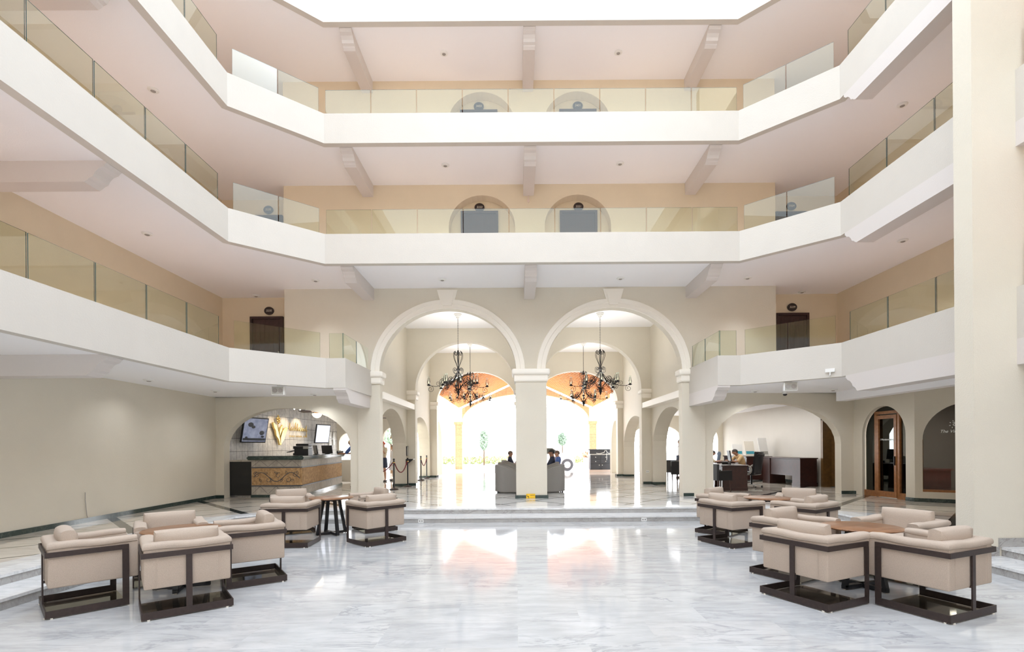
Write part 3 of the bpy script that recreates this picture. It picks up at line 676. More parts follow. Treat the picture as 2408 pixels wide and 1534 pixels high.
# ------------------------------------------------------------ oatmeal armchairs on bronze frames
CW, CD = .80, .676
def make_armchair():
    """origin on the floor under the middle of the base; local +Y is the way it faces"""
    r = empty('armchair', (0, 0, 0)); y0 = -CD/2; y1 = CD/2; w = CW/2; t = .014
    bm = bmesh.new()   # top rail: back and two sides, flat bar on edge
    box(bm, -w, w, y0, y0+t, .615, .668, bev=.002); box(bm, -w, -w+t, y0+t, y1, .615, .668, bev=.002); box(bm, w-t, w, y0+t, y1, .615, .668, bev=.002)
    obj('top_rail', bm, 'frame', r)
    for sx in (-1, 1):
        bm = bmesh.new(); a, b = (w-t, w) if sx > 0 else (-w, -w+t); box(bm, a, b, y1-.058, y1, .0848, .6152); obj('leg', bm, 'frame', r)
    bm = bmesh.new(); box(bm, -.027, .027, y0, y0+t, .0848, .6152); box(bm, -.027, .027, y0+t, y0+.05, .30, .32); obj('leg', bm, 'frame', r)
    bm = bmesh.new()
    box(bm, -w, w, y0, y0+t, .012, .085, bev=.002); box(bm, -w, -w+t, y0+t, y1, .012, .085, bev=.002); box(bm, w-t, w, y0+t, y1, .012, .085, bev=.002)
    obj('base_frame', bm, 'frame', r)
    bm = bmesh.new(); quad(bm, [(-w+t+.001, y0+t+.001, .02), (w-t-.001, y0+t+.001, .02), (w-t-.001, y1-.003, .02), (-w+t+.001, y1-.003, .02)]); obj('base_plate', bm, 'smoke', r)
    bm = bmesh.new()
    for x in (-w+.06, w-.06):
        for y in (y0+.006, y1-.03): lathe(bm, [(.013, 0), (.013, .013)], 8, T(x, y, 0))
    for x in (-w+.007, w-.007): lathe(bm, [(.011, 0), (.011, .013)], 8, T(x, y0+.05, 0))
    obj('glides', bm, 'glide', r)
    # upholstered tub
    iw = w-.022; ib = y0+.024; iff = y1+.088; th = .125
    bm = bmesh.new()
    box(bm, -iw+.05, iw-.05, ib+.05, iff-.004, .303, .43)
    box(bm, -iw+.098, iw-.098, ib+.0015, ib+th, .301, .705, bev=.012, seg=3)
    for s in (-1, 1):
        a, b = (iw-th, iw) if s > 0 else (-iw, -iw+th)
        box(bm, a, b, ib, iff, .300, .705, bev=.016, seg=3)
    # stitched seams
    for s in (-1, 1):
        box(bm, s*(iw-.10)-.0015, s*(iw-.10)+.0015, ib-.002, ib+.001, .33, .69)
    obj('tub', bm, 'fabric', r, smooth=50)
    bm = bmesh.new()      # padded rim round three sides, softly uneven
    path = [(-iw+th/2-.004, iff-.012), (-iw+th/2-.004, ib+th*.5), (iw-th/2+.004, ib+th*.5), (iw-th/2+.004, iff-.012)]
    fine = []
    for a, b in zip(path, path[1:]):
        N = 7
        for i in range(N): fine.append((a[0]+(b[0]-a[0])*i/N, a[1]+(b[1]-a[1])*i/N))
    fine.append(path[-1])
    hw = th/2+.008; prof0 = [(hw*x, z) for x, z in ((-1, .0), (-1, .020), (-.93, .038), (-.74, .050), (-.3, .056), (.3, .056), (.74, .050), (.93, .038), (1, .020), (1, .0), (.9, -.012), (-.9, -.012))]
    rings = []
    n_ = len(fine)
    for i in range(n_):
        p = Vector(fine[i]); d0 = (Vector(fine[i])-Vector(fine[i-1])).normalized() if i > 0 else (Vector(fine[1])-Vector(fine[0])).normalized()
        d1 = (Vector(fine[i+1])-Vector(fine[i])).normalized() if i < n_-1 else d0
        a = Vector((-d0.y, d0.x)); b = Vector((-d1.y, d1.x)); bb = (a+b).normalized(); k = 1/bb.dot(b)
        zc = .700+.0045*math.sin(i*.9+.5)-(.004 if i % 7 in (3, 4) else 0); sh = 1 if 0 < i < n_-1 else .9
        rings.append([bm.verts.new((p.x+bb.x*k*o*sh, p.y+bb.y*k*o*sh, zc+z*sh)) for o, z in prof0])
    for a, b in zip(rings, rings[1:]):
        for k in range(12): bm.faces.new([a[k], a[(k+1) % 12], b[(k+1) % 12], b[k]])
    bm.faces.new(rings[0]); bm.faces.new(rings[-1][::-1])
    rim = obj('padded_rim', bm, 'fabric', r, smooth=60)
    bm = bmesh.new()      # welt along the outer lower edge of the rim
    wp = [(-iw-.006, iff-.012), (-iw-.006, ib-.004), (iw+.006, ib-.004), (iw+.006, iff-.012)]
    f2 = []
    for a, b in zip(wp, wp[1:]):
        for i in range(7): f2.append((a[0]+(b[0]-a[0])*i/7, a[1]+(b[1]-a[1])*i/7))
    f2.append(wp[-1])
    tube(bm, [(x, y, .700+.0045*math.sin(i*.9+.5)-(.004 if i % 7 in (3, 4) else 0)-.002) for i, (x, y) in enumerate(f2)], .0045, 6)
    obj('welt', bm, 'fabric', rim, smooth=60)
    bm = bmesh.new(); box(bm, -iw+th+.003, iw-th-.003, ib+th, iff-.005, .42, .555, bev=.035, seg=4)
    for v in bm.verts: v.co.z += .012*math.cos(v.co.x*4)*math.cos(v.co.y*4) if v.co.z > .5 else 0
    obj('seat_cushion', bm, 'fabric', r, smooth=60)
    bm = bmesh.new(); t_ = bmesh.new(); bmesh.ops.create_cube(t_, size=1)
    bmesh.ops.subdivide_edges(t_, edges=t_.edges[:], cuts=6, use_grid_fill=True)
    hx, hy, hz = .29, .085, .185
    for v in t_.verts:
        x, y, z = v.co.x*2, v.co.y*2, v.co.z*2
        # rounded-box puff
        px = x; ed = max(abs(x), abs(z)) ** 6
        yy = y*(1-.30*ed); xx = x*(1-.05*abs(y)**2*1.2-.02*abs(z)**4); zz = z*(1-.10*abs(y)**2-.03*abs(x)**4)
        v.co = Vector((xx*hx, yy*hy, zz*hz))
    merge(bm, t_, T(0, ib+th+.052, .682, 0, math.radians(5)))
    back = obj('back_cushion', bm, 'fabric', r, smooth=70)
    return r
LFT = 'left front group'
chairs = [  # centre x, y, facing angle, label, group
 (-4.75, 5.54, -43.5, 'oatmeal armchair nearest the left edge, its back cushion seen end-on'),
 (-3.58, 5.46, 38.5, 'oatmeal armchair seen squarely from behind, in front of the left front table'),
 (-3.44, 6.58, 125, 'oatmeal armchair right of the left front table, cushion standing tall at its right'),
 (-4.54, 6.63, 216.9, 'oatmeal armchair facing the camera behind the left front table'),
 (-3.97, 8.89, 3, 'oatmeal armchair seen from behind at the left rear table, left of its legs'),
 (-2.53, 9.10, 47.6, 'oatmeal armchair right of the left rear table, nearest the middle of the hall'),
 (-4.53, 10.19, 208.6, 'oatmeal armchair facing forward behind the left rear table, below the reception counter'),
 (-2.94, 10.43, 125.6, 'oatmeal armchair half hidden behind the one right of the left rear table'),
 (3.25, 5.58, -64.5, 'oatmeal armchair in front of the right front table, left of the two nearest backs'),
 (4.27, 5.19, 23.7, 'oatmeal armchair nearest the camera on the far right, by the big pillar'),
 (3.59, 6.62, 210, 'oatmeal armchair behind the left edge of the right front table'),
 (4.87, 6.42, 117, 'oatmeal armchair beside the right front table, directly in front of the big pillar'),
 (3.66, 8.73, -68.3, 'oatmeal armchair at the left front of the right rear table, T-shaped leg in view'),
 (3.97, 9.84, 222, 'oatmeal armchair peeking out behind the left side of the right rear table'),
 (4.82, 8.41, 34, 'oatmeal armchair seen from behind, at the right front of the right rear table'),
 (5.32, 9.56, 150, 'oatmeal armchair facing forward at the back right of the right rear table')]
proto = make_armchair()
for i, (x, y, a, lab) in enumerate(chairs):
    o = proto if i == 0 else dup(proto)
    o.location = (x, y, 0); o.rotation_euler = (0, 0, math.radians(a)); tag(o, lab, 'armchair', 'oatmeal armchairs around the lounge tables')
# ------------------------------------------------------------ round walnut tables
def make_table():
    r = empty('round_table', (0, 0, 0))
    bm = bmesh.new(); lathe(bm, [(.05, .700), (.39, .700), (.418, .712), (.42, .719), (.412, .725), (0.001, .725)], 56); obj('tabletop', bm, 'walnut', r, smooth=40)
    bm = bmesh.new(); lathe(bm, [(.15, .685), (.15, .700)], 20); obj('mounting_plate', bm, 'black', r)
    for k in range(2):
        bm = bmesh.new(); Mx = T(0, 0, 0, k*PI/2)
        w = .028
        def bar(a, b, th=.022):
            d = Vector(b)-Vector(a); nrm = Vector((-d.z, 0, d.x)).normalized()*th
            pts = [Vector(a)-nrm, Vector(a)+nrm, Vector(b)+nrm, Vector(b)-nrm]
            f = [bm.verts.new(Mx @ (p+Vector((0, -w, 0)))) for p in pts]; g = [bm.verts.new(Mx @ (p+Vector((0, w, 0)))) for p in pts]
            bm.faces.new(f); bm.faces.new(g[::-1]); [bm.faces.new([f[i], f[(i+1) % 4], g[(i+1) % 4], g[i]]) for i in range(4)]
        bar((-.30, 0, .034), (.30, 0, .034)); bar((-.28, 0, .03), (-.155, 0, .675)); bar((.28, 0, .03), (.155, 0, .675)); bar((-.17, 0, .668), (.17, 0, .668), .018)
        obj('leg_frame', bm, 'black', r)
    bm = bmesh.new()
    for k in range(4): lathe(bm, [(.014, 0), (.014, .013)], 8, T(.28*math.cos(k*PI/2), .28*math.sin(k*PI/2), 0))
    obj('glides', bm, 'glide', r)
    return r
tp = make_table()
for i, (x, y, a, lab) in enumerate([(-4.09, 6.17, .35, 'round walnut table ringed by four armchairs at the left front'), (-3.64, 9.92, .75, 'round walnut table at the left rear, its black legs in plain view'),
     (4.08, 6.0, .35, 'round walnut table ringed by armchairs at the right front'), (4.62, 9.32, .5, 'round walnut table at the right rear, palest sheen on top')]):
    o = tp if i == 0 else dup(tp); o.location = (x, y, 0); o.rotation_euler = (0, 0, a); tag(o, lab, 'table', 'round walnut lounge tables')

# ------------------------------------------------------------ grey tub chairs behind the centre pier
def make_tub():
    """faces local +X; back is the high end"""
    r = empty('tub_chair', (0, 0, 0))
    bm = bmesh.new(); N = 22; rings = []
    # plan: U open to +X, top falling from back to the arms
    for i in range(N+1):
        t = i/N
        # path from front-left round the back to front-right
        s = (t-.5)*2
        if abs(s) > .45:
            f = (abs(s)-.45)/.55; x = -.12+.50*f; y = .40*(1 if s > 0 else -1)
        else:
            a = s/.45*PI/2; x = -.12-.28*math.cos(a); y = .40*math.sin(a)
        d = max(0, (x+.40)/.78); top = .87-.24*d**1.5
        rings.append((x, y, top))
    for i, (x, y, top) in enumerate(rings):
        pass
    ctr = [(min(x, .0)*.78 if x < 0 else x, y*.76) for x, y, t in rings]
    vo = [[bm.verts.new((x, y, z)) for z in (.05, .3, .55, t-.04)]+[bm.verts.new((x*.985, y*.985, t-.005))]+[bm.verts.new(((x+cx)/2, (y+cy)/2, t+.008))]+[bm.verts.new((cx, cy, t-.012))]+[bm.verts.new((cx, cy, .40))] for (x, y, t), (cx, cy) in zip(rings, ctr)]
    for a, b in zip(vo, vo[1:]):
        for k in range(7): bm.faces.new([a[k], a[k+1], b[k+1], b[k]])
    bm.faces.new(vo[0]); bm.faces.new(vo[-1][::-1])
    bm.faces.new([v[0] for v in vo])
    obj('shell', bm, 'grey', r, smooth=50)
    bm = bmesh.new(); box(bm, -.30, .38, -.30, .30, .30, .47, bev=.04, seg=3); obj('seat_cushion', bm, 'grey', r, smooth=50)
    bm = bmesh.new(); box(bm, -.25, .36, -.3, .3, .06, .31); obj('seat_base', bm, 'grey', r)
    for sx in (-.3, .32):
        for sy in (-.33, .33): bm = bmesh.new(); box(bm, sx-.025, sx+.025, sy-.025, sy+.025, 0, .06); obj('foot', bm, 'black', r)
    return r
tb = make_tub()
for i, (x, y, a, lab) in enumerate([(-.29, 15.95, 0, 'grey tub chair nearest, left of the centre pier'), (-.29, 18.3, 0, 'grey tub chair second behind the pier on its left, empty'), (-.25, 21.4, 0, 'grey tub chair with the short-haired man in it, left of the pier'),
      (.45, 23.1, -.6, 'pale grey tub chair farthest back left of the pier'), (1.11, 16.0, PI, 'grey tub chair nearest, right of the centre pier'), (1.15, 18.4, PI, 'grey tub chair of the navy-clad person, right of the pier')]):
    o = tb if i == 0 else dup(tb); o.location = (x, y, GZ); o.rotation_euler = (0, 0, a); tag(o, lab, 'armchair', 'grey tub chairs in the entrance hall')

# ------------------------------------------------------------ wrought iron chandeliers
def scroll(cx, cz, r0, r1, turns, a0, n=22, s=1):
    """spiral points in the local XZ plane"""
    return [(cx+(r0+(r1-r0)*i/n)*math.cos(a0+s*turns*2*PI*i/n), 0, cz+(r0+(r1-r0)*i/n)*math.sin(a0+s*turns*2*PI*i/n)) for i in range(n+1)]
def bez(p, n=12):
    out = []
    for i in range(n+1):
        t = i/n; q = [Vector(x) for x in p]
        while len(q) > 1: q = [a.lerp(b, t) for a, b in zip(q, q[1:])]
        out.append(tuple(q[0]))
    return out
def make_chandelier(drop=2.63):
    """origin at the ceiling; candles about drop below"""
    r = empty('chandelier', (0, 0, 0)); z0 = -drop
    bm = bmesh.new(); lathe(bm, [(.13, 0), (.13, -.05), (.10, -.055), (.10, -.09), (.06, -.10), (.05, -.15), (.02, -.155)], 20); obj('ceiling_canopy', bm, 'white', r, smooth=30)
    bm = bmesh.new(); k = 0; z = -.15
    while z > -1.22:
        Mx = T(0, 0, z, (k % 2)*PI/2)
        tube(bm, [(.014*math.cos(a*PI/4), 0, .026*math.sin(a*PI/4)) for a in range(8)], .0045, 4, Mx, closed=True); z -= .042; k += 1
    obj('chain', bm, 'iron', r)
    bm = bmesh.new(); lathe(bm, [(.004, -1.2), (.018, -1.22), (.03, -1.27), (.014, -1.32), (.016, -1.75), (.045, -1.84), (.05, -1.9), (.02, -1.98), (.016, -2.4), (.02, -2.55), (.045, -2.62), (.03, -2.70), (.012, -2.74), (.002, -2.76)], 10); obj('stem', bm, 'iron', r, smooth=40)
    bm = bmesh.new()
    for k in range(6):
        Mx = T(0, 0, 0, k*PI/3+.2)
        tube(bm, bez([(.02, 0, -1.84), (.05, 0, -1.62), (.21, 0, -1.52), (.20, 0, -1.28), (.09, 0, -1.25)], 14)+scroll(.075, -1.33, .075, .02, 1.1, PI/2, 14, -1)[2:], .008, 5, Mx)
        tube(bm, bez([(.02, 0, -1.90), (.04, 0, -2.04), (.19, 0, -2.06), (.18, 0, -1.86)], 10)+scroll(.115, -1.87, .065, .018, 1.2, 0, 14, 1)[1:], .008, 5, Mx)
        tube(bm, bez([(.015, 0, -2.50), (.03, 0, -2.68), (.16, 0, -2.70), (.15, 0, -2.56)], 8)+scroll(.10, -2.56, .05, .015, 1.2, 0, 12, 1)[1:], .007, 5, Mx)
    obj('scroll_basket', bm, 'iron', r, smooth=60)
    def lamp(parent, x, z):
        pass
    armL = armS = None
    for k in range(12):
        long_ = k % 2 == 0; Mx = T(0, 0, 0, k*PI/6)
        if k == 0 or k == 1:
            R_ = .98 if long_ else .56; zc = -2.42 if long_ else -2.36
            bm = bmesh.new()
            tube(bm, bez([(.02, 0, -1.94), (.16, 0, -2.15), (R_*.45, 0, zc-.12), (R_*.8, 0, zc-.04), (R_, 0, zc)], 16), .009, 5)
            tube(bm, bez([(.02, 0, -2.56), (.15, 0, -2.42), (R_*.40, 0, -2.30), (R_*.5, 0, -2.28)], 10), .007, 5)
            c = R_*.52
            tube(bm, scroll(c, zc+.13, .13, .03, 1.6, -PI/2, 26, 1), .007, 5); tube(bm, scroll(c+.16, zc+.06, .08, .02, 1.4, PI, 20, -1), .006, 5)
            tube(bm, scroll(R_-.06, zc-.12, .11, .025, 1.5, PI/2, 24, 1), .007, 5)
            a = obj('arm', bm, 'iron', r, smooth=60)
            bm = bmesh.new(); lathe(bm, [(.01, -.02), (.055, .0), (.062, .02), (.03, .022), (.028, .05)], 12, T(R_, 0, zc)); obj('candle_cup', bm, 'iron', a, smooth=30)
            bm = bmesh.new(); lathe(bm, [(.035, .03), (.05, .09), (.052, .12), (.036, .19), (.026, .25), (.034, .30)], 14, T(R_, 0, zc), cap=False); obj('glass_chimney', bm, 'chim', a, smooth=60)
            bm = bmesh.new(); lathe(bm, [(.004, .05), (.014, .06), (.017, .09), (.01, .12), (.002, .14)], 8, T(R_, 0, zc)); obj('bulb', bm, 'bulb', a, smooth=60)
            if k == 0: armL = a
            else: armS = a; a.rotation_euler = (0, 0, PI/6)
        else:
            src = armL if long_ else armS
            c = src.copy(); C.objects.link(c); c.parent = r; c.rotation_euler = (0, 0, k*PI/6)
            for g in list(src.children): d = g.copy(); C.objects.link(d); d.parent = c
    return r
ch = make_chandelier()
for i, (x, y, a, lab) in enumerate([(-1.94, 16.95, .25, 'black iron chandelier hanging inside the left arch, nearest'), (2.82, 16.95, -.1, 'black iron chandelier hanging inside the right arch, nearest'),
       (-1.98, 21.8, .6, 'black iron chandelier farther back in the left arch, against the orange timber roof'), (2.90, 21.8, .9, 'black iron chandelier farther back in the right arch, against the orange timber roof')]):
    o = ch if i == 0 else dup(ch); o.location = (x, y, 6.15); o.rotation_euler = (0, 0, a); tag(o, lab, 'chandelier', 'wrought iron chandeliers')

# ------------------------------------------------------------ soffit downlights
def make_down():
    r = empty('ceiling_downlight', (0, 0, 0))
    bm = bmesh.new(); lathe(bm, [(.105, 0), (.105, -.012), (.085, -.03), (.05, -.034), (.05, -.02), (.001, -.02)], 20); obj('trim_ring', bm, 'white', r, smooth=30)
    bm = bmesh.new(); lathe(bm, [(.046, -.022), (.046, -.035), (.03, -.045), (.001, -.046)], 14); obj('lamp_lens', bm, 'lens', r, smooth=30)
    return r
def px(u, v, z):
    d = Vector((0, 1, 0)) + _R*((u-1215)/1190) + _U*((1050-v)/1190); t = (z-1.7)/d.z; return (d.x*t, d.y*t, z)
dl = make_down()
lst = [(1044, 125, 5, 'uppermost white downlight left of the middle beam'), (1454, 123, 5, 'uppermost white downlight right of the middle beam'),
 (1047, 388, 4, 'white downlight left of the middle beam, second soffit from the top'), (1458, 384, 4, 'white downlight right of the middle beam, second soffit from the top'), (360, 211, 4, 'large white downlight on the upper left soffit'), (2122, 246, 4, 'large white downlight on the upper right soffit near the pillar'),
 (1040, 657, 3, 'white downlight over the left arch keystone'), (1459, 654, 3, 'white downlight over the right arch keystone'), (742, 659, 3, 'white downlight left of the left scrolled beam, above the small balcony'), (1758, 653, 3, 'white downlight right of the right scrolled beam'),
 (602, 695, 3, 'white downlight in the recess above the left balcony door'), (1886, 686, 3, 'white downlight in the recess above the right balcony door'), (346, 549, 3, 'white downlight on the left side soffit below the third-floor parapet'), (2123, 565, 3, 'white downlight on the right side soffit by the pillar'),
 (350, 893, 2, 'white downlight above the blank left wall'), (506, 919, 2, 'white downlight near the ground-floor left corner'), (740, 927, 2, 'white downlight above the reception arch'), (1776, 919, 2, 'white downlight above the left of the office arch'), (1959, 916, 2, 'white downlight above the right of the office arch')]
for i, (u, v, l, lab) in enumerate(lst):
    o = dl if i == 0 else dup(dl); o.location = px(u, v, ZS[l]+.03); tag(o, lab, 'ceiling light', 'soffit downlights')
# twin-driver speakers and the dome camera
def speaker(u, v, lab, rz):
    p = px(u, v-10, ZS[2]+.03); r = empty('wall_speaker', p, rz, lab, 'speaker', 'speakers under the second-floor balconies')
    bm = bmesh.new(); box(bm, -.15, .15, -.06, .06, -.25, -.04, bev=.02); obj('housing', bm, 'white', r)
    bm = bmesh.new(); box(bm, -.125, .125, -.066, -.06, -.23, -.06); obj('grille', bm, 'silver', r)
    for s in (-1, 1):
        bm = bmesh.new(); lathe(bm, [(.055, 0), (.055, .006), (.03, .002), (.001, .004)], 16, Matrix.Translation((s*.06, -.066, -.145)) @ Matrix.Rotation(PI/2, 4, 'X')); obj('driver', bm, 'lens', r)
    bm = bmesh.new(); box(bm, -.03, .03, -.02, .02, -.05, 0); obj('bracket', bm, 'white', r)
speaker(655, 915, 'small white twin-cone speaker under the left balcony', .1); speaker(1858, 905, 'small white twin-cone speaker under the right balcony', -.25)
p = px(1846, 922, ZS[2]+.03); r = empty('security_camera', p, 0, 'white dome security camera hanging below the right speaker', 'camera')
bm = bmesh.new(); lathe(bm, [(.075, 0), (.075, -.05), (.07, -.06)], 18); obj('housing', bm, 'white', r)
bm = bmesh.new(); lathe(bm, [(.055, -.06), (.052, -.085), (.035, -.105), (.001, -.112)], 16); obj('dome', bm, 'blackp', r, smooth=60)
bm = bmesh.new(); q = (6.45, 11.30); box(bm, -.09, .09, -.02, .0, -.03, .05, T(6.81, 10.975, 3.29, -.76)); box(bm, -.012, .012, -.015, 0, -.10, -.03, T(6.81, 10.975, 3.29, -.76)); tag(obj('junction_box', bm, 'white'), 'small white box on the face of the right second-floor parapet', 'junction box')

# ------------------------------------------------------------ bedroom doors and number plaques
DN = 0
def bdoor(x, y, z, lab, w=.98, h=2.12):
    global DN; DN += 1; r = empty('door_%d' % DN, (x, y, z)); r['kind'] = 'structure'
    bm = bmesh.new(); box(bm, -w/2, -w/2+.07, -.06, .02, 0, h); box(bm, w/2-.07, w/2, -.06, .02, 0, h); box(bm, -w/2+.07, w/2-.07, -.06, .02, h-.07, h); obj('door_frame', bm, 'doorw', r)
    bm = bmesh.new(); box(bm, -w/2+.07, w/2-.07, -.02, .02, 0, h-.07)
    for i in range(6): xx = -w/2+.14+i*(w-.28)/5; box(bm, xx-.004, xx+.004, -.026, -.02, .06, h-.15)
    obj('door_leaf', bm, 'doorw', r)
    bm = bmesh.new(); box(bm, w/2-.14, w/2-.11, -.07, -.02, .98, 1.08); obj('door_handle', bm, 'silver', r)
    return r
def plaque(x, y, z, num, lab):
    r = empty('number_plaque', (x, y, z), 0, lab, 'sign')
    bm = bmesh.new(); N = 28
    prism(bm, [(.145*math.cos(2*PI*i/N), .12*math.sin(2*PI*i/N)) for i in range(N)], 0, .02, Matrix.Rotation(PI/2, 4, 'X')); obj('oval_plate', bm, 'plaque', r)
    text_mesh('room_number', num, .085, Matrix.Translation((0, -.024, 0)) @ Matrix.Rotation(PI/2, 4, 'X'), 'numw', r, shear=.15)
for l, (a, b) in {2: ('3235', '3229'), 3: ('3335', '3329'), 4: ('3435', '3429')}.items():
    zf = ZS[l]+SL; zp = zf+2.30
    bdoor(-7.43, 15.12, zf, ''); plaque(-7.37, 15.13, zp, a, 'dark oval number plaque %s over the left recessed door of the %s gallery' % (a, nm[l]))
    bdoor(8.25, 15.12, zf, ''); plaque(8.26, 15.13, zp, b, 'dark oval number plaque %s over the right recessed door of the %s gallery' % (b, nm[l]))
for l, (a, b) in {3: ('3333', '3331'), 4: ('3433', '3431')}.items():
    zf = ZS[l]+SL
    for x, nn, sd in ((-1.03, a, 'left'), (1.84, b, 'right')):
        bdoor(x, YW+.34, zf, '', 1.08, 2.0); plaque(x, YW+.34, zf+2.12, nn, 'dark oval number plaque %s in the %s arched niche of the %s gallery' % (nn, sd, nm[l]))
bm = bmesh.new(); box(bm, -.012, .012, YW-.03, YW, -.12, .12, T(.38, 0, 8.72)); box(bm, -.03, .03, YW-.02, YW, -.03, .03, T(.38, 0, 8.66)); tag(obj('wall_sensor', bm, 'pink'), 'tiny pinkish wall fitting between the two arched niches', 'sensor')

# ------------------------------------------------------------ people: one skinned body each, clothes and hair as children
def skin_obj(name, verts, edges, radii, m, parent, sub=1, root=0):
    me = bpy.data.meshes.new(name); me.from_pydata([tuple(v) for v in verts], edges, []); me.materials.append(M[m])
    o = bpy.data.objects.new(name, me); C.objects.link(o); o.parent = parent
    o.modifiers.new('skin', 'SKIN')
    if not me.skin_vertices: 
        try: me.attributes.new('skin', 'FLOAT', 'POINT')
        except Exception: pass
    sv = me.skin_vertices[0].data
    for i, r in enumerate(radii):
        sv[i].radius = (r, r) if not isinstance(r, tuple) else r
        sv[i].use_root = (i == root)
    s = o.modifiers.new('sub', 'SUBSURF'); s.levels = sub; s.render_levels = sub
    o.modifiers['skin'].use_smooth_shade = True
    dg = bpy.context.evaluated_depsgraph_get(); bpy.context.view_layer.update(); dg = bpy.context.evaluated_depsgraph_get()
    m2 = bpy.data.meshes.new_from_object(o.evaluated_get(dg)); o.modifiers.clear(); old = o.data; o.data = m2; m2.name = name
    if not m2.materials: m2.materials.append(M[m])
    return o
POSES = {
 'stand': dict(pel=(0, 0, .93), spi=(0, .0, 1.10), che=(0, -.01, 1.30), nek=(0, 0, 1.46), hed=(0, .015, 1.56), top=(0, .01, 1.66),
   sh=(.17, 0, 1.40), el=(.22, -.02, 1.12), wr=(.20, .08, .88), hip=(.09, 0, .90), kn=(.10, .02, .49), an=(.10, -.02, .08), toe=(.11, .15, .03)),
 'phone': dict(pel=(0, 0, .93), spi=(0, .0, 1.10), che=(0, -.01, 1.30), nek=(0, 0, 1.46), hed=(0, .03, 1.55), top=(0, .04, 1.65),
   sh=(.17, 0, 1.40), el=(.22, .12, 1.18), wr=(.10, .20, 1.40), hip=(.09, 0, .90), kn=(.10, .02, .49), an=(.10, -.02, .08), toe=(.11, .15, .03)),
 'counter': dict(pel=(0, 0, .93), spi=(0, .04, 1.10), che=(0, .10, 1.28), nek=(0, .16, 1.42), hed=(0, .20, 1.51), top=(0, .21, 1.61),
   sh=(.18, .10, 1.37), el=(.22, .28, 1.17), wr=(.14, .50, 1.17), hip=(.09, 0, .90), kn=(.10, .02, .49), an=(.10, -.02, .08), toe=(.11, .15, .03)),
 'sit': dict(pel=(0, 0, .50), spi=(0, -.05, .66), che=(0, -.08, .86), nek=(0, -.06, 1.02), hed=(0, -.04, 1.11), top=(0, -.04, 1.22),
   sh=(.18, -.08, .96), el=(.24, .06, .70), wr=(.17, .30, .66), hip=(.10, .04, .49), kn=(.13, .46, .50), an=(.13, .44, .08), toe=(.14, .60, .03)),
 'lean': dict(pel=(0, 0, .52), spi=(0, .05, .68), che=(0, .16, .86), nek=(0, .26, .99), hed=(0, .33, 1.06), top=(0, .37, 1.16),
   sh=(.18, .18, .93), el=(.24, .38, .74), wr=(.12, .56, .78), hip=(.10, .04, .51), kn=(.13, .46, .50), an=(.13, .44, .08), toe=(.14, .60, .03)),
}
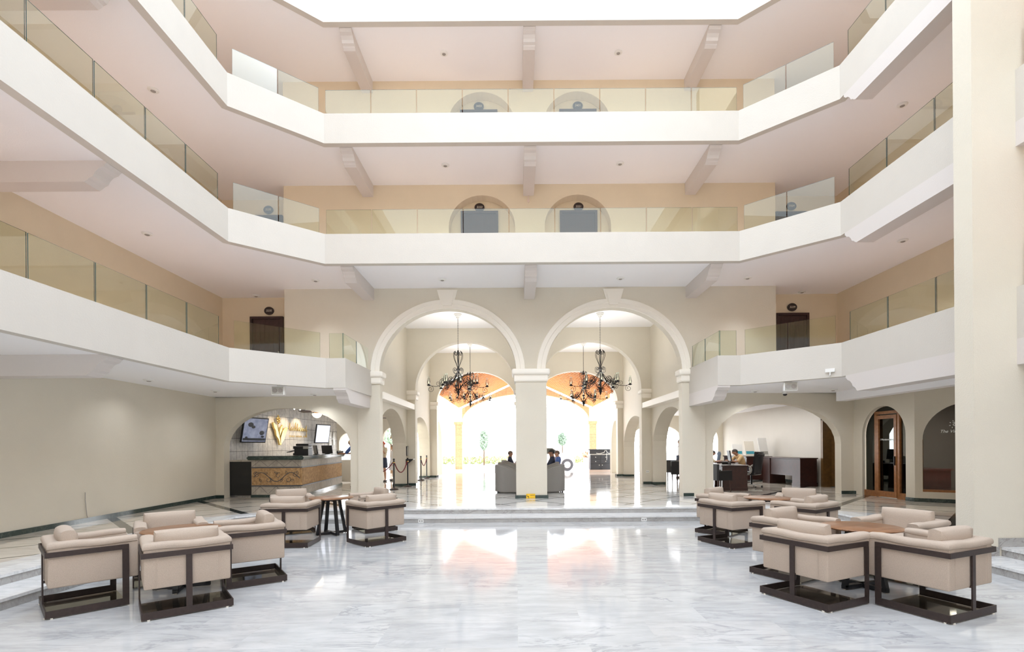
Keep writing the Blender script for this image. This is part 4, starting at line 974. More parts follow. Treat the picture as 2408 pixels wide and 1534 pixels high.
def person(loc, rz, pose, label, skin='skin', top=None, bottom=None, blen='trousers', hair='hair', hairlen='short', cap=None, scale=1.0, sleeves=.5, group=None):
    P = {k: Vector(v) for k, v in POSES[pose].items()}
    r = empty('person', loc, rz, label, 'person', group); r.scale = (scale,)*3
    V = []; E_ = []; Rr = []
    def add(p, rad, par=None):
        V.append(Vector(p)); Rr.append(rad); i = len(V)-1
        if par is not None: E_.append((par, i))
        return i
    pel = add(P['pel'], (.125, .10)); spi = add(P['spi'], (.115, .09), pel); che = add(P['che'], (.14, .10), spi); nb = add(P['nek'], .055, che)
    h0 = add(P['hed'], (.085, .098), nb); h1 = add((P['hed']+P['top'])/2, (.098, .118), h0); add(P['top'], (.070, .085), h1)
    for s in (-1, 1):
        f = lambda v: Vector((v.x*s, v.y, v.z))
        sh = add(f(P['sh']), .058, che); el = add(f(P['el']), .042, sh); wr = add(f(P['wr']), .028, el)
        d = (f(P['wr'])-f(P['el'])).normalized(); sd = d.cross(Vector((0, 0, 1)))
        sd = sd.normalized() if sd.length > .1 else Vector((1, 0, 0))
        pm = add(f(P['wr'])+d*.06, (.030, .018), wr)
        for k, (o, L) in enumerate(((-.03, .07), (-.010, .085), (.010, .08), (.028, .062))):
            a = add(V[pm]+sd*o+d*.035, .0085, pm); b = add(V[a]+d*L*.5+Vector((0, 0, -.012)), .008, a); add(V[b]+d*L*.4+Vector((0, 0, -.022)), .0065, b)
        a = add(V[wr]+d*.03-sd*.035*s, .010, wr); add(V[a]+d*.04-sd*.012*s, .008, a)
        hp = add(f(P['hip']), .088, pel); kn = add(f(P['kn']), .056, hp); ca = add((f(P['kn'])*.62+f(P['an'])*.38)+Vector((0, -.015, 0)), .052, kn); an = add(f(P['an']), .034, ca); add(f(P['toe']), (.036, .022), an)
    body = skin_obj('body', V, E_, Rr, skin, r)
    # face: nose, ears, eyes, mouth
    hc = (P['hed']+P['top'])/2+Vector((0, 0, -.03))
    bm = bmesh.new(); ball(bm, hc+Vector((0, .10, -.01)), (.013, .02, .022), seg=8)
    for s in (-1, 1): ball(bm, hc+Vector((s*.085, .0, 0)), (.012, .022, .032), seg=8)
    obj('face_features', bm, skin, r, smooth=60)
    bm = bmesh.new()
    for s in (-1, 1): ball(bm, hc+Vector((s*.032, .088, .022)), (.011, .008, .006), seg=8)
    obj('eyes', bm, 'ink', r)
    bm = bmesh.new(); ball(bm, hc+Vector((0, .088, -.052)), (.024, .01, .006), seg=8); obj('mouth', bm, 'red', r)
    bm = bmesh.new(); t = bmesh.new(); bmesh.ops.create_uvsphere(t, u_segments=14, v_segments=10, radius=1)
    for v in list(t.verts):
        if v.co.z < -.05 and v.co.y > .15 or v.co.z < -.62: t.verts.remove(v)
    for v in t.verts: v.co = Vector((v.co.x*.094, v.co.y*.112-.010, v.co.z*.100+.030))
    merge(bm, t, Matrix.Translation(hc))
    if hairlen == 'long':
        ball(bm, hc+Vector((0, -.06, -.12)), (.085, .05, .17), seg=12)
    if hairlen == 'bun': ball(bm, hc+Vector((0, -.12, .03)), .045, seg=10)
    h = obj('hair', bm, cap or hair, r, smooth=60)
    # clothes: a looser skin round the same joints
    if top:
        V2 = []; E2 = []; R2 = []
        def a2(p, rad, par=None):
            V2.append(Vector(p)); R2.append(rad); i = len(V2)-1
            if par is not None: E2.append((par, i))
            return i
        p0 = a2(P['pel']+Vector((0, 0, .0)), (.150, .122)); p1 = a2(P['spi'], (.138, .112), p0); p2 = a2(P['che'], (.160, .122), p1); a2(P['nek']-Vector((0, 0, .03)), .07, p2)
        for s in (-1, 1):
            f = lambda v: Vector((v.x*s, v.y, v.z))
            q = a2(f(P['sh']), .075, p2); e = f(P['sh']).lerp(f(P['el']), min(1, sleeves*2)); q = a2(e, .060, q)
            if sleeves > .5: a2(f(P['el']).lerp(f(P['wr']), (sleeves-.5)*2*.95), .045, q)
        skin_obj('top', V2, E2, R2, top, r)
    if bottom:
        if blen == 'skirt':
            z1 = P['pel'].z+.08; bm = bmesh.new(); lathe(bm, [(.15, z1), (.165, z1-.12), (.185, z1-.42)], 18, T(P['pel'].x, P['pel'].y, 0)); obj('skirt', bm, bottom, r, smooth=50)
        elif blen == 'dress':
            z1 = P['pel'].z+.15; bm = bmesh.new(); lathe(bm, [(.15, z1), (.19, z1-.25), (.23, z1-.58)], 18, T(P['pel'].x, P['pel'].y, 0)); obj('dress_skirt', bm, bottom, r, smooth=50)
        else:
            V3 = [P['pel']]; E3 = []; R3 = [(.140, .115)]
            for s in (-1, 1):
                f = lambda v: Vector((v.x*s, v.y, v.z))
                i = len(V3); V3.append(f(P['hip'])); R3.append(.105); E3.append((0, i))
                V3.append(f(P['kn'])); R3.append(.075); E3.append((i, i+1))
                if blen == 'trousers': V3.append(f(P['an'])+Vector((0, 0, .04))); R3.append(.06); E3.append((i+1, i+2))
            skin_obj('trousers' if blen == 'trousers' else 'shorts', V3, E3, R3, bottom, r)
    for s in (-1, 1):
        bm = bmesh.new(); a = P['an']; box(bm, s*a.x-.045, s*a.x+.045, a.y-.07, a.y+.19, 0, .07, bev=.025, seg=2); obj('shoe', bm, 'black', r, smooth=50)
    return r
person((-5.62, 21.3, GZ), 2.6, 'phone', 'woman in a beige top and short dark denim skirt standing beyond the left lobby arch', top='cbeige', bottom='denim', blen='skirt', hair='hairb', hairlen='bun', cap='cred', scale=1.0)
person((-5.33, 21.9, GZ), 2.2, 'stand', 'person in a loose white dress standing just right of the woman in the denim skirt', top='cwhite', bottom='cwhite', blen='dress', hair='hairb', hairlen='long', scale=.92, sleeves=.9)
person((-5.80, 18.3, GZ), 1.35, 'counter', 'man in blue T-shirt and khaki shorts at the far end of reception counter', top='cblue', bottom='cbeige', blen='shorts', skin='skin2', cap='ctan', scale=1.05)
person((-.22, 21.4, GZ+.0), -PI/2, 'sit', 'short-haired man in a dark shirt seated in a grey tub chair left of pier', top='cnavy', bottom='denim', skin='skin2', hair='hairb')
person((1.22, 18.4, GZ+.0), PI/2, 'sit', 'person in navy slumped in a grey tub chair right of the pier', top='cnavy', bottom='cnavy', skin='skin2', hair='ink', sleeves=.9, scale=1.06)
person((1.62, 20.9, GZ+.0), PI/2+.3, 'sit', 'person with light brown hair and blue shirt sitting beyond the navy-clad person', top='cblue', bottom='denim', skin='skin', hair='hairb', sleeves=.8, scale=1.0)
person((9.0, 20.1, GZ), 1.7, 'lean', 'man in a khaki shirt bent over the far office desk, nearer the monitor', top='ctan', bottom='denim', skin='skin2', hair='hair', scale=1.06)
person((7.62, 20.6, GZ), -1.7, 'lean', 'person in a beige shirt at the far office desk, cut off by the arch edge', top='cbeige', bottom='denim', skin='skin2', hair='hair', scale=1.02)
person((7.18, 22.2, GZ), PI/2, 'stand', 'person with long dark hair half hidden behind the right lobby pier', top='cwhite', bottom='denim', skin='skin2', hair='hair', hairlen='long', scale=1.0)

# ------------------------------------------------------------ reception
r = empty('reception_counter', (-7.0, 14.8, GZ), 0, 'stone-clad reception counter with green marble top and carved vine panel', 'counter')
CP = [(-7.78, 14.83), (-6.32, 14.83), (-6.78, 19.6), (-7.25, 19.6), (-7.0, 15.6), (-7.78, 15.6)]
def lp(p): return (p[0]+7.0, p[1]-14.8)
def off(poly, d):
    out = []; n_ = len(poly)
    for i in range(n_):
        a = Vector(poly[i-1]); b = Vector(poly[i]); c = Vector(poly[(i+1) % n_])
        d0 = (b-a).normalized(); d1 = (c-b).normalized(); n0 = Vector((d0.y, -d0.x)); n1 = Vector((d1.y, -d1.x)); bb = (n0+n1).normalized()
        out.append(tuple(b+bb*d/max(.4, bb.dot(n1))))
    return out
LP = [lp(p) for p in CP]
bm = bmesh.new(); prism(bm, LP, .08, 1.10); obj('body', bm, 'band', r)
bm = bmesh.new(); prism(bm, off(LP, .015), 0, .08); obj('plinth', bm, 'green', r)
bm = bmesh.new(); t_ = bmesh.new(); prism(t_, off(LP, .10), 1.10, 1.215); bmesh.ops.bevel(t_, geom=[e for e in t_.edges], offset=.03, segments=3, affect='EDGES', clamp_overlap=True); merge(bm, t_); obj('countertop', bm, 'green', r, smooth=40)
bm = bmesh.new(); box(bm, -.76, .66, .008, .032, .36, .86); obj('carved_panel', bm, 'ochre', r)
bm = bmesh.new(); Mx = T(.68, .03, 0, PI/2+.096); box(bm, 0, 4.7, -.02, .02, .36, .86, Mx); obj('side_panel', bm, 'ochre', r)
bm = bmesh.new()
for z in (.34, .88): box(bm, -.775, .675, .0, .03, z-.012, z+.012); box(bm, 0, 4.75, -.03, .02, z-.012, z+.012, Mx)
obj('dark_bands', bm, 'slate', r)
bm = bmesh.new()     # zigzag joints of the stone bands
for z0_, z1_ in ((.10, .33), (.90, 1.09)):
    k = 0; x = -.76
    while x < .6:
        tube(bm, [(x, .026, z1_ if k % 2 else z0_), (x+.235, .026, z0_ if k % 2 else z1_)], .004, 4); x += .235; k += 1
obj('zigzag_joints', bm, 'slate', r)
bm = bmesh.new()     # vine relief on the front panel
def vine(bm, pts, rad=.007, y=.004): tube(bm, [(x, y, z) for x, z in pts], rad, 6)
X = [-.70+i*.014 for i in range(98)]
vine(bm, [(x, .60+.13*math.sin((x+.70)*7.2)) for x in X], .009)
for cx, cz, s in ((-.60, .66, 1), (-.28, .52, -1), (.02, .64, 1), (.30, .52, -1), (.52, .66, 1)):
    vine(bm, [(cx+(.09-.003*i)*math.cos(i*.26*s+1), cz+(.09-.003*i)*math.sin(i*.26*s+1)) for i in range(22)], .006)
for k in range(9):
    lx = -.66+k*.155; lz = .50 if k % 2 else .72; a = .6+k*1.3
    lf = [(lx+.055*math.cos(t)*math.cos(a)-.022*math.sin(t)*math.sin(a), lz+.055*math.cos(t)*math.sin(a)+.022*math.sin(t)*math.cos(a)) for t in [i*PI/6 for i in range(13)]]
    vine(bm, lf, .005)
obj('vine_relief', bm, 'slate', r)
bm = bmesh.new(); box(bm, -8.5, -7.80, 14.98, 15.4, GZ+.06, 1.30); box(bm, -8.5, -7.80, 14.97, 15.0, .30, 1.30); c_ = obj('low_cabinet', bm, 'ink'); tag(c_, 'plain black cabinet filling the gap left of the reception counter', 'cabinet')
bm = bmesh.new(); box(bm, -8.52, -7.79, 14.96, 15.6, 1.30, 1.345); obj('cabinet_top', bm, 'band', c_)
def ly(y): return -8.6+.0803*(y-14.9)
wa = math.atan2(7.6, .61)            # direction of the clad wall
def wallM(y, z, out=0.02): return Matrix.Translation((ly(y)+out, y, z)) @ Matrix.Rotation(PI/2-.0803, 4, 'Z') @ Matrix.Rotation(PI/2, 4, 'X')
# lily emblem in gilt metal: local x along the wall, y up, z out of the wall
r = empty('gilt_flower_emblem', (ly(17.7)+.02, 17.7, 2.3), 0, 'gilt metal lily emblem on the stone wall behind reception', 'emblem')
base = Matrix.Translation((-(ly(17.7)+.02), -17.7, -2.3)) @ wallM(17.7, 2.3, .05)
def leafm(pts, d0, d1):
    bm = bmesh.new(); prism(bm, pts, d0, d1, base); return bm
obj('leaf', leafm([(-.02, -.50), (-.10, -.30), (-.24, -.18), (-.28, .0), (-.38, .10), (-.44, .26), (-.40, .28), (-.30, .20), (-.20, .12), (-.10, -.10), (-.03, -.3), (.0, -.46)], .0, .07), 'gold', r)
obj('leaf', leafm([(.02, -.50), (.04, -.22), (.14, -.02), (.28, .10), (.48, .14), (.46, .06), (.34, -.12), (.24, -.30), (.12, -.40)], .0, .07), 'gold', r)
obj('leaf', leafm([(.0, -.18), (.0, -.02), (.06, .12), (.18, .22), (.16, .08), (.10, -.04)], .0, .05), 'gold', r)
bm = bmesh.new()
for k in range(6):
    a = k*PI/3+.4; ball(bm, (-.10+.075*math.cos(a), .37+.09*math.sin(a), .06), (.035, .055, .03), base, 8)
ball(bm, (-.10, .37, .07), .04, base, 8); ball(bm, (-.2, .42, .05), .03, base, 8); obj('blossom', bm, 'gold', r, smooth=60)
bm = bmesh.new(); tube(bm, [(-.10, .27, .03), (-.09, .1, .03), (-.03, -.1, .03), (0, -.3, .03)], .018, 6, base); tube(bm, [(-.1, .46, .04), (-.12, .55, .04)], .012, 5, base); tube(bm, [(-.07, .46, .04), (-.05, .56, .04)], .012, 5, base); obj('stem', bm, 'gold', r, smooth=60)
# flowing gilt script, kept as unreadable as it is in the photo
r = empty('gilt_script_lettering', (ly(19.1)+.02, 19.1, 2.3), 0, 'gilt script lettering in two lines right of the lily emblem', 'sign')
base = Matrix.Translation((-(ly(19.1)+.02), -19.1, -2.3)) @ wallM(19.1, 2.3, .04)
bm = bmesh.new(); x = -.68
for k, h in enumerate((.26, .12, .10, .28, .24, .12, .10, .11, .10, .20)):
    w = .075; tube(bm, [(x, .06, 0), (x+.03, .06+h*.6, 0), (x+.06, .06+h, 0), (x+.045, .06+h*.5, 0), (x+.05, .05, 0), (x+.085, .03, 0), (x+.13, .08, 0)], .013, 6, base); x += .135
tube(bm, [(x-.1, .08, 0), (x-.05, -.10, 0), (x-.12, -.16, 0), (x-.13, -.08, 0)], .012, 6, base); obj('upper_line', bm, 'gold', r, smooth=60)
bm = bmesh.new(); x = -.66
for k in range(17):
    h = .055
    if k in (5, 12): x += .08; continue
    tube(bm, [(x, -.20, 0), (x, -.20+h, 0)], .008, 5, base)
    if k % 2: tube(bm, [(x, -.20+h, 0), (x+.035, -.20+h*.7, 0), (x, -.2+h*.4, 0), (x+.035, -.2, 0)], .006, 5, base)
    else: tube(bm, [(x, -.20+h, 0), (x+.035, -.20+h, 0), (x+.035, -.2, 0), (x, -.2, 0)], .006, 5, base)
    x += .078
obj('lower_line', bm, 'gold', r, smooth=60)
def tv(c, w, h, rz, tilt, label, scr):
    r = empty('television', c, rz, label, 'television', 'televisions behind reception')
    bm = bmesh.new(); Mx = Matrix.Rotation(tilt, 4, 'X'); box(bm, -w/2, w/2, 0, .05, -h/2, h/2, Mx, bev=.01); obj('casing', bm, 'blackp', r)
    bm = bmesh.new(); box(bm, -w/2+.035, w/2-.035, -.004, .0, -h/2+.04, h/2-.035, Mx); obj('screen', bm, scr, r)
    bm = bmesh.new(); box(bm, -.06, .06, .05, .26, -.06, .06); obj('wall_mount', bm, 'blackp', r)
    return r
tvr = tv((-8.18, 15.85, 2.26), 1.02, .80, math.radians(75), math.radians(11), 'large television tilted forward, left of the lily emblem', 'screen')
bm = bmesh.new(); Mx = Matrix.Rotation(math.radians(11), 4, 'X')
for cx, cz, a, w in ((-.22, .17, .14, .12), (-.1, .10, .10, .08), (.28, -.08, .13, .12), (.33, -.2, .09, .06), (-.33, -.24, .07, .07)): ball(bm, (cx, -.006, cz), (a*.8, .002, w*.6), Mx, 12)
obj('picture_shapes', bm, 'slate', tvr); bm = bmesh.new(); box(bm, -.46, .46, -.007, -.004, -.33, -.25, Mx); obj('caption_bar', bm, 'slate', tvr)
tv((-7.75, 20.25, 2.25), .80, .76, math.radians(70), math.radians(9), 'smaller bright television at the far end of the reception wall', 'screen2')
for i, (y, z) in enumerate(((22.05, 2.25), (22.05, 1.93))):
    for k in range(2):
        r = empty('framed_certificate', (ly(21.75+.38*k)+.03, 21.75+.38*k, z), PI/2-.08, '%s certificate of the four white ones at the end of the reception wall' % (('upper left', 'upper right') if i == 0 else ('lower left', 'lower right'))[k], 'certificate', 'certificates')
        bm = bmesh.new(); box(bm, -.085, .085, 0, .02, -.13, .13); obj('frame', bm, 'silver', r); bm = bmesh.new(); box(bm, -.07, .07, -.004, 0, -.115, .115); obj('sheet', bm, 'paper', r)
# ceiling fan with a glowing bowl and a track of small spots
def fan(loc, label, bowl, rz=0.3, blades=5):
    r = empty('ceiling_fan', loc, rz, label, 'ceiling fan', 'ceiling fans'); z = loc[2]
    bm = bmesh.new(); lathe(bm, [(.05, 0), (.05, -.03), (.015, -.04), (.015, -.22), (.08, -.24), (.10, -.30), (.06, -.34)], 14); obj('motor', bm, 'olive', r, smooth=30)
    for k in range(blades):
        bm = bmesh.new(); Mx = T(0, 0, -.27, k*2*PI/blades, math.radians(12)); prism(bm, [(.10, -.03), (.22, -.06), (.62, -.075), (.66, 0), (.62, .075), (.22, .06), (.10, .03)], -.006, .006, Mx); obj('blade', bm, 'darkwood', r)
    if bowl:
        bm = bmesh.new(); lathe(bm, [(.155, -.34), (.15, -.38), (.11, -.44), (.05, -.475), (.002, -.48)], 18); b = obj('glowing_bowl', bm, mat('lit frosted bowl', (.9, .85, .75), .4, emit=(1, .82, .6), estr=4), r, smooth=60)
    return r
fan((-6.70, 17.0, 3.18), 'dark ceiling fan with a lit glass bowl above the reception counter', True)
fan((-5.95, 20.8, 3.18), 'dark ceiling fan seen through the first left lobby arch', False)
fan((6.9, 16.6, 3.18), 'ceiling fan whose blade tip shows at the top of the office arch', False, .1)
r = empty('track_light', (-7.2, 17.3, 3.12), 0, 'ceiling track with small lit spots above the lily emblem', 'light')
bm = bmesh.new(); tube(bm, [(0, -.9, .02), (.08, -.3, .02), (-.05, .4, .02), (.05, 1.3, .02)], .012, 6); obj('rail', bm, 'silver', r)
for k, y in enumerate((-.7, -.25, .2, .75, 1.15)):
    bm = bmesh.new(); lathe(bm, [(.008, .0), (.008, -.07), (.03, -.08), (.04, -.15), (.001, -.15)], 10, T(0, y, 0, 0, 0, .5)); h = obj('spot_head', bm, 'silver', r)
    bm = bmesh.new(); ball(bm, (0, 0, 0), .022, T(-.085, y, -.145), 8); obj('lit_lamp', bm, mat('lit spot lamp', (1, .9, .8), .4, emit=(1, .85, .65), estr=12), h)
for k, y in enumerate((17.35, 18.1, 19.0)):
    l = bpy.data.lights.new('spot', 'SPOT'); l.energy = 28; l.spot_size = 1.1; l.spot_blend = .6; l.color = (1, .78, .5); l.shadow_soft_size = .03
    o = bpy.data.objects.new('spot_%d' % k, l); C.objects.link(o); o.location = (-7.45, y, 2.98); o.rotation_euler = (Vector((-8.4, y, 2.2))-Vector((-7.45, y, 2.98))).to_track_quat('-Z', 'Y').to_euler()
# things on the counter
CT = GZ+1.215
def on_counter(x, y): return (x, y, CT)
r = empty('printer', on_counter(-7.06, 16.7), .1, 'black multifunction printer on the reception counter', 'printer')
bm = bmesh.new(); box(bm, -.24, .24, -.22, .22, 0, .06); box(bm, -.20, .24, -.22, .22, .06, .20); box(bm, -.24, .24, -.22, .22, .20, .29, bev=.015); obj('body', bm, 'blackp', r)
bm = bmesh.new(); box(bm, -.42, -.18, -.17, .17, .19, .21, T(0, 0, 0, 0, 0, -.25)); obj('paper_tray', bm, 'blackp', r)
bm = bmesh.new(); box(bm, -.16, .24, -.2, .2, .295, .37, bev=.02); obj('lid', bm, 'blackp', r); bm = bmesh.new(); box(bm, .08, .235, -.225, -.2, .20, .28); obj('panel', bm, 'silver', r)
def monitor(loc, rz, label, w=.48, h=.30, zc=.30, name='computer_monitor', m='blackp', grp=None):
    r = empty(name, loc, rz, label, 'monitor', grp)
    bm = bmesh.new(); box(bm, -w/2, w/2, -.015, .02, zc-h/2, zc+h/2, Matrix.Rotation(-.15, 4, 'X'), bev=.006); obj('casing', bm, m, r)
    bm = bmesh.new(); box(bm, -w/2+.015, w/2-.015, -.018, -.015, zc-h/2+.015, zc+h/2-.015, Matrix.Rotation(-.15, 4, 'X')); obj('screen', bm, 'ink', r)
    bm = bmesh.new(); box(bm, -.025, .025, .0, .03, 0, zc-.02); lathe(bm, [(.11, 0), (.11, .012), (.02, .02)], 16); obj('stand', bm, m, r)
monitor(on_counter(-6.93, 17.5), 2.2, 'black monitor seen from behind, just right of the printer', .42, .30, .17, grp='reception monitors')
monitor(on_counter(-6.93, 18.55), 2.7, 'black monitor seen from behind near the far end of the counter', .50, .30, .17, grp='reception monitors')
r = empty('card_terminal', on_counter(-6.78, 19.42), .4, 'small black terminal at the very end of the reception counter', 'terminal'); bm = bmesh.new(); box(bm, -.12, .12, -.08, .08, 0, .12, bev=.02); obj('body', bm, 'blackp', r); bm = bmesh.new(); box(bm, -.09, .09, -.085, -.08, .05, .11); obj('display', bm, 'lens', r)

# ------------------------------------------------------------ rope stanchions, wall shelf, tablet
def stanchion():
    r = empty('rope_stanchion', (0, 0, 0))
    bm = bmesh.new(); lathe(bm, [(.16, 0), (.16, .015), (.12, .035), (.04, .055), (.03, .07)], 20); obj('base', bm, 'frame', r, smooth=30)
    bm = bmesh.new(); lathe(bm, [(.025, .06), (.025, .93)], 12); obj('post', bm, 'black', r, smooth=30)
    bm = bmesh.new(); lathe(bm, [(.032, .90), (.034, .97), (.02, .98), (.02, 1.0)], 12); ball(bm, (0, 0, 1.03), .035); obj('finial', bm, 'black', r, smooth=50)
    bm = bmesh.new(); lathe(bm, [(.036, .91), (.036, .945)], 12); obj('brass_collar', bm, 'brass', r, smooth=30); return r
st = stanchion(); SP = [(-4.19, 17.25), (-3.98, 18.45), (-4.15, 21.9), (-4.15, 23.3)]
for i, ((x, y), lab) in enumerate(zip(SP, ('black rope stanchion nearest, in the first left lobby arch', 'black rope stanchion beside the wall shelf', 'black rope stanchion in the second left lobby arch, nearer one', 'black rope stanchion in the second left lobby arch, farther one'))):
    o = st if i == 0 else dup(st); o.location = (x, y, GZ); tag(o, lab, 'stanchion', 'rope stanchions')
def rope(a, b, sag, lab):
    a = Vector((*a, GZ+.92)); b = Vector((*b, GZ+.92)); bm = bmesh.new()
    tube(bm, [a.lerp(b, t)+Vector((0, 0, -sag*4*t*(1-t))) for t in [i/16 for i in range(17)]], .018, 8); tag(obj('velvet_rope', bm, 'rope', smooth=60), lab, 'rope', 'velvet ropes')
rope((-4.18, 17.29), (-3.99, 18.41), .36, 'red velvet rope sagging between the two stanchions of the first arch'); rope((-4.15, 21.93), (-4.15, 23.27), .30, 'red velvet rope between the two stanchions of the second arch'); rope((-4.24, 17.28), (-5.4, 18.3), .34, 'red velvet rope running into the side room from the nearest stanchion')
r = empty('wall_shelf', (-4.1, 18.88, 1.02), 0, 'small black triangular wall shelf beside the stanchions', 'shelf')
bm = bmesh.new(); prism(bm, [(0, -.0), (0, .22), (.26, .22)], -.06, .10, Matrix.Translation((0, -.1, 0)) @ Matrix.Rotation(PI/2, 4, 'X')); obj('bracket', bm, 'blackp', r); bm = bmesh.new(); box(bm, 0, .29, -.22, .0, .22, .235); obj('shelf_board', bm, 'blackp', r)
r = empty('wall_tablet', (-4.1, 18.9, 1.55), 0, 'upright framed panel on the wall above the black shelf', 'sign'); bm = bmesh.new(); box(bm, 0, .03, -.14, .08, -.18, .18); obj('casing', bm, 'blackp', r); bm = bmesh.new(); box(bm, .03, .034, -.12, .06, -.16, .16); obj('sheet', bm, 'silver', r)
def outlet(M4, label, grp=None):
    r = empty('power_outlet', (0, 0, 0), 0, label, 'power outlet', grp); r.matrix_world = M4
    bm = bmesh.new(); box(bm, -.06, .06, -.008, 0, -.04, .04, bev=.004); obj('cover_plate', bm, 'white', r)
    for s in (-1, 1): bm = bmesh.new(); box(bm, s*.025-.014, s*.025+.014, -.010, -.008, -.016, .016); obj('socket', bm, 'lens', r)
outlet(T(-2.15, 11.296, .045), 'white double outlet in the lower step riser, left of centre', 'step riser outlets'); outlet(T(2.83, 11.296, .045), 'white double outlet in the lower step riser, right of centre', 'step riser outlets')
outlet(T(4.90, 18.97, .72), 'white outlet on the right lobby pilaster')
r = empty('warning_sticker', (.38, 14.03, GZ+.045), 0, 'yellow warning sticker at the foot of the centre pier', 'sticker')
bm = bmesh.new(); box(bm, -.125, .125, -.006, .002, -.05, .085); obj('sheet', bm, 'yellow', r)
bm = bmesh.new(); tube(bm, [(-.10, -.009, .03), (-.085, -.009, .0), (-.06, -.009, .01), (-.05, -.009, -.03)], .006, 5); tube(bm, [(-.085, -.009, .0), (-.055, -.009, .03)], .005, 5); ball(bm, (-.105, -.009, .05), (.010, .003, .010)); box(bm, -.10, -.03, -.009, -.006, -.045, -.040); obj('pictogram', bm, 'ink', r)
bm = bmesh.new(); [box(bm, -.015, .11, -.008, -.006, z, z+.006) for z in (.05, .03, -.035)]; obj('caption_lines', bm, 'olive', r)
bm = bmesh.new(); tube(bm, [(-8.53, 10.05, GZ+.09), (-8.52, 10.02, GZ+.14), (-8.515, 9.98, GZ+.45), (-8.515, 9.98, GZ+.60)], .006, 5); tag(obj('wall_cable', bm, 'lens'), 'thin cable rising up the blank left wall above the baseboard', 'cable')

# ------------------------------------------------------------ shopfront door and window on the right
d = (Vector(RW[0])-Vector(RW[1])).normalized()
def doorM(s, inn=.10): q = Vector(RW[1])+d*s+Vector((1, 0))*inn; return Matrix.Translation((q.x, q.y, GZ)) @ Matrix.Rotation(math.atan2(-d.y, -d.x), 4, 'Z')   # local +X runs towards the camera, -Y faces the hall... 
r = empty('window_1', (0, 0, 0)); r['kind'] = 'structure'; r.matrix_world = doorM(1.01)   # centre of the arched opening
# local frame: x from far (-) to near (+); room side is +y or -y
def archpts(hw, zs, zt, x0=0, N=24, zb=0): return [(x0-hw*math.cos(PI*i/N), zs+(zt-zs)*math.sin(PI*i/N)) for i in range(N+1)]
def vprism(bm, pts, y0, y1): prism(bm, pts, -y1, -y0, Matrix.Rotation(PI/2, 4, 'X'))
bm = bmesh.new(); pts = [(-.73, .02)]+[(-.73, 1.68)]+archpts(.73, 1.68, 2.46)[1:-1]+[(.73, 1.68), (.73, .02)]; vprism(bm, pts, .0, .004); obj('glazing', bm, 'dark', r)
bm = bmesh.new(); box(bm, -.36, -.28, -.05, .05, 0, 2.32); obj('jamb', bm, 'oak', r); bm = bmesh.new(); box(bm, .40, .48, -.05, .05, 0, 2.32); obj('jamb', bm, 'oak', r)
bm = bmesh.new(); box(bm, -.34, .46, -.05, .05, 2.25, 2.33); obj('transom', bm, 'oak', r); bm = bmesh.new(); box(bm, -.74, -.34, -.05, .05, 0, .16); box(bm, .46, .74, -.05, .05, 0, .16); obj('sill', bm, 'oak', r)
r = empty('door_11', (0, 0, 0)); r['kind'] = 'structure'; r.matrix_world = doorM(.95, .06)
bm = bmesh.new(); box(bm, -.34, -.26, -.025, .025, .02, 2.22); box(bm, .26, .34, -.025, .025, .02, 2.22); box(bm, -.27, .27, -.025, .025, 2.12, 2.22); box(bm, -.27, .27, -.025, .025, .02, .17); obj('door_leaf', bm, 'oak', r)
bm = bmesh.new(); box(bm, .285, .31, -.06, -.025, .88, 1.12); box(bm, .20, .31, -.075, -.06, .93, .95); obj('door_handle', bm, 'blackp', r)
text_mesh('etched_lettering', 'l Membership', .070, Matrix.Translation((.0, -.03, 1.56)) @ Matrix.Rotation(PI/2, 4, 'X'), 'etched', r, ext=.001, shear=.35)
d2 = (Vector(RW[1])-Vector(RW[2])).normalized(); mid = (.95+2.82)/2; q = Vector(RW[2])+d2*mid-Vector((-d2.y, d2.x))*.08
r = empty('window_2', (0, 0, 0)); r['kind'] = 'structure'; r.matrix_world = Matrix.Translation((q.x, q.y, 0)) @ Matrix.Rotation(math.atan2(-d2.y, -d2.x), 4, 'Z')
bm = bmesh.new(); pts = [(-.93, .52), (-.93, 1.78)]+archpts(.93, 1.78, 2.69)[1:-1]+[(.93, 1.78), (.93, .52)]; vprism(bm, pts, 0, .004); obj('glazing', bm, 'dark2', r)
bm = bmesh.new(); box(bm, -.935, .935, -.06, .06, .50, .555); obj('window_sill', bm, 'oak', r)
bm = bmesh.new(); box(bm, -.935, -.915, -.02, .02, .555, 1.8); box(bm, .915, .935, -.02, .02, .555, 1.8); obj('window_frame', bm, 'olive', r)
text_mesh('etched_lettering', 'The Villa', .10, Matrix.Translation((-.60, -.012, 1.99)) @ Matrix.Rotation(PI/2, 4, 'X'), 'etched', r, ext=.001, shear=.35, align='LEFT')
bm = bmesh.new(); Mx = Matrix.Rotation(PI/2, 4, 'X')
tube(bm, [(-.32+(.008+.0022*i)*math.cos(i*.45), -.012, 2.16+(.008+.0022*i)*math.sin(i*.45)) for i in range(20)], .006, 5)
for k in range(8): a = k*PI/4+.3; tube(bm, [(-.32+.075*math.cos(a), -.012, 2.16+.075*math.sin(a)), (-.32+.10*math.cos(a), -.012, 2.16+.10*math.sin(a))], .006, 5)
obj('etched_sun', bm, 'etched', r)
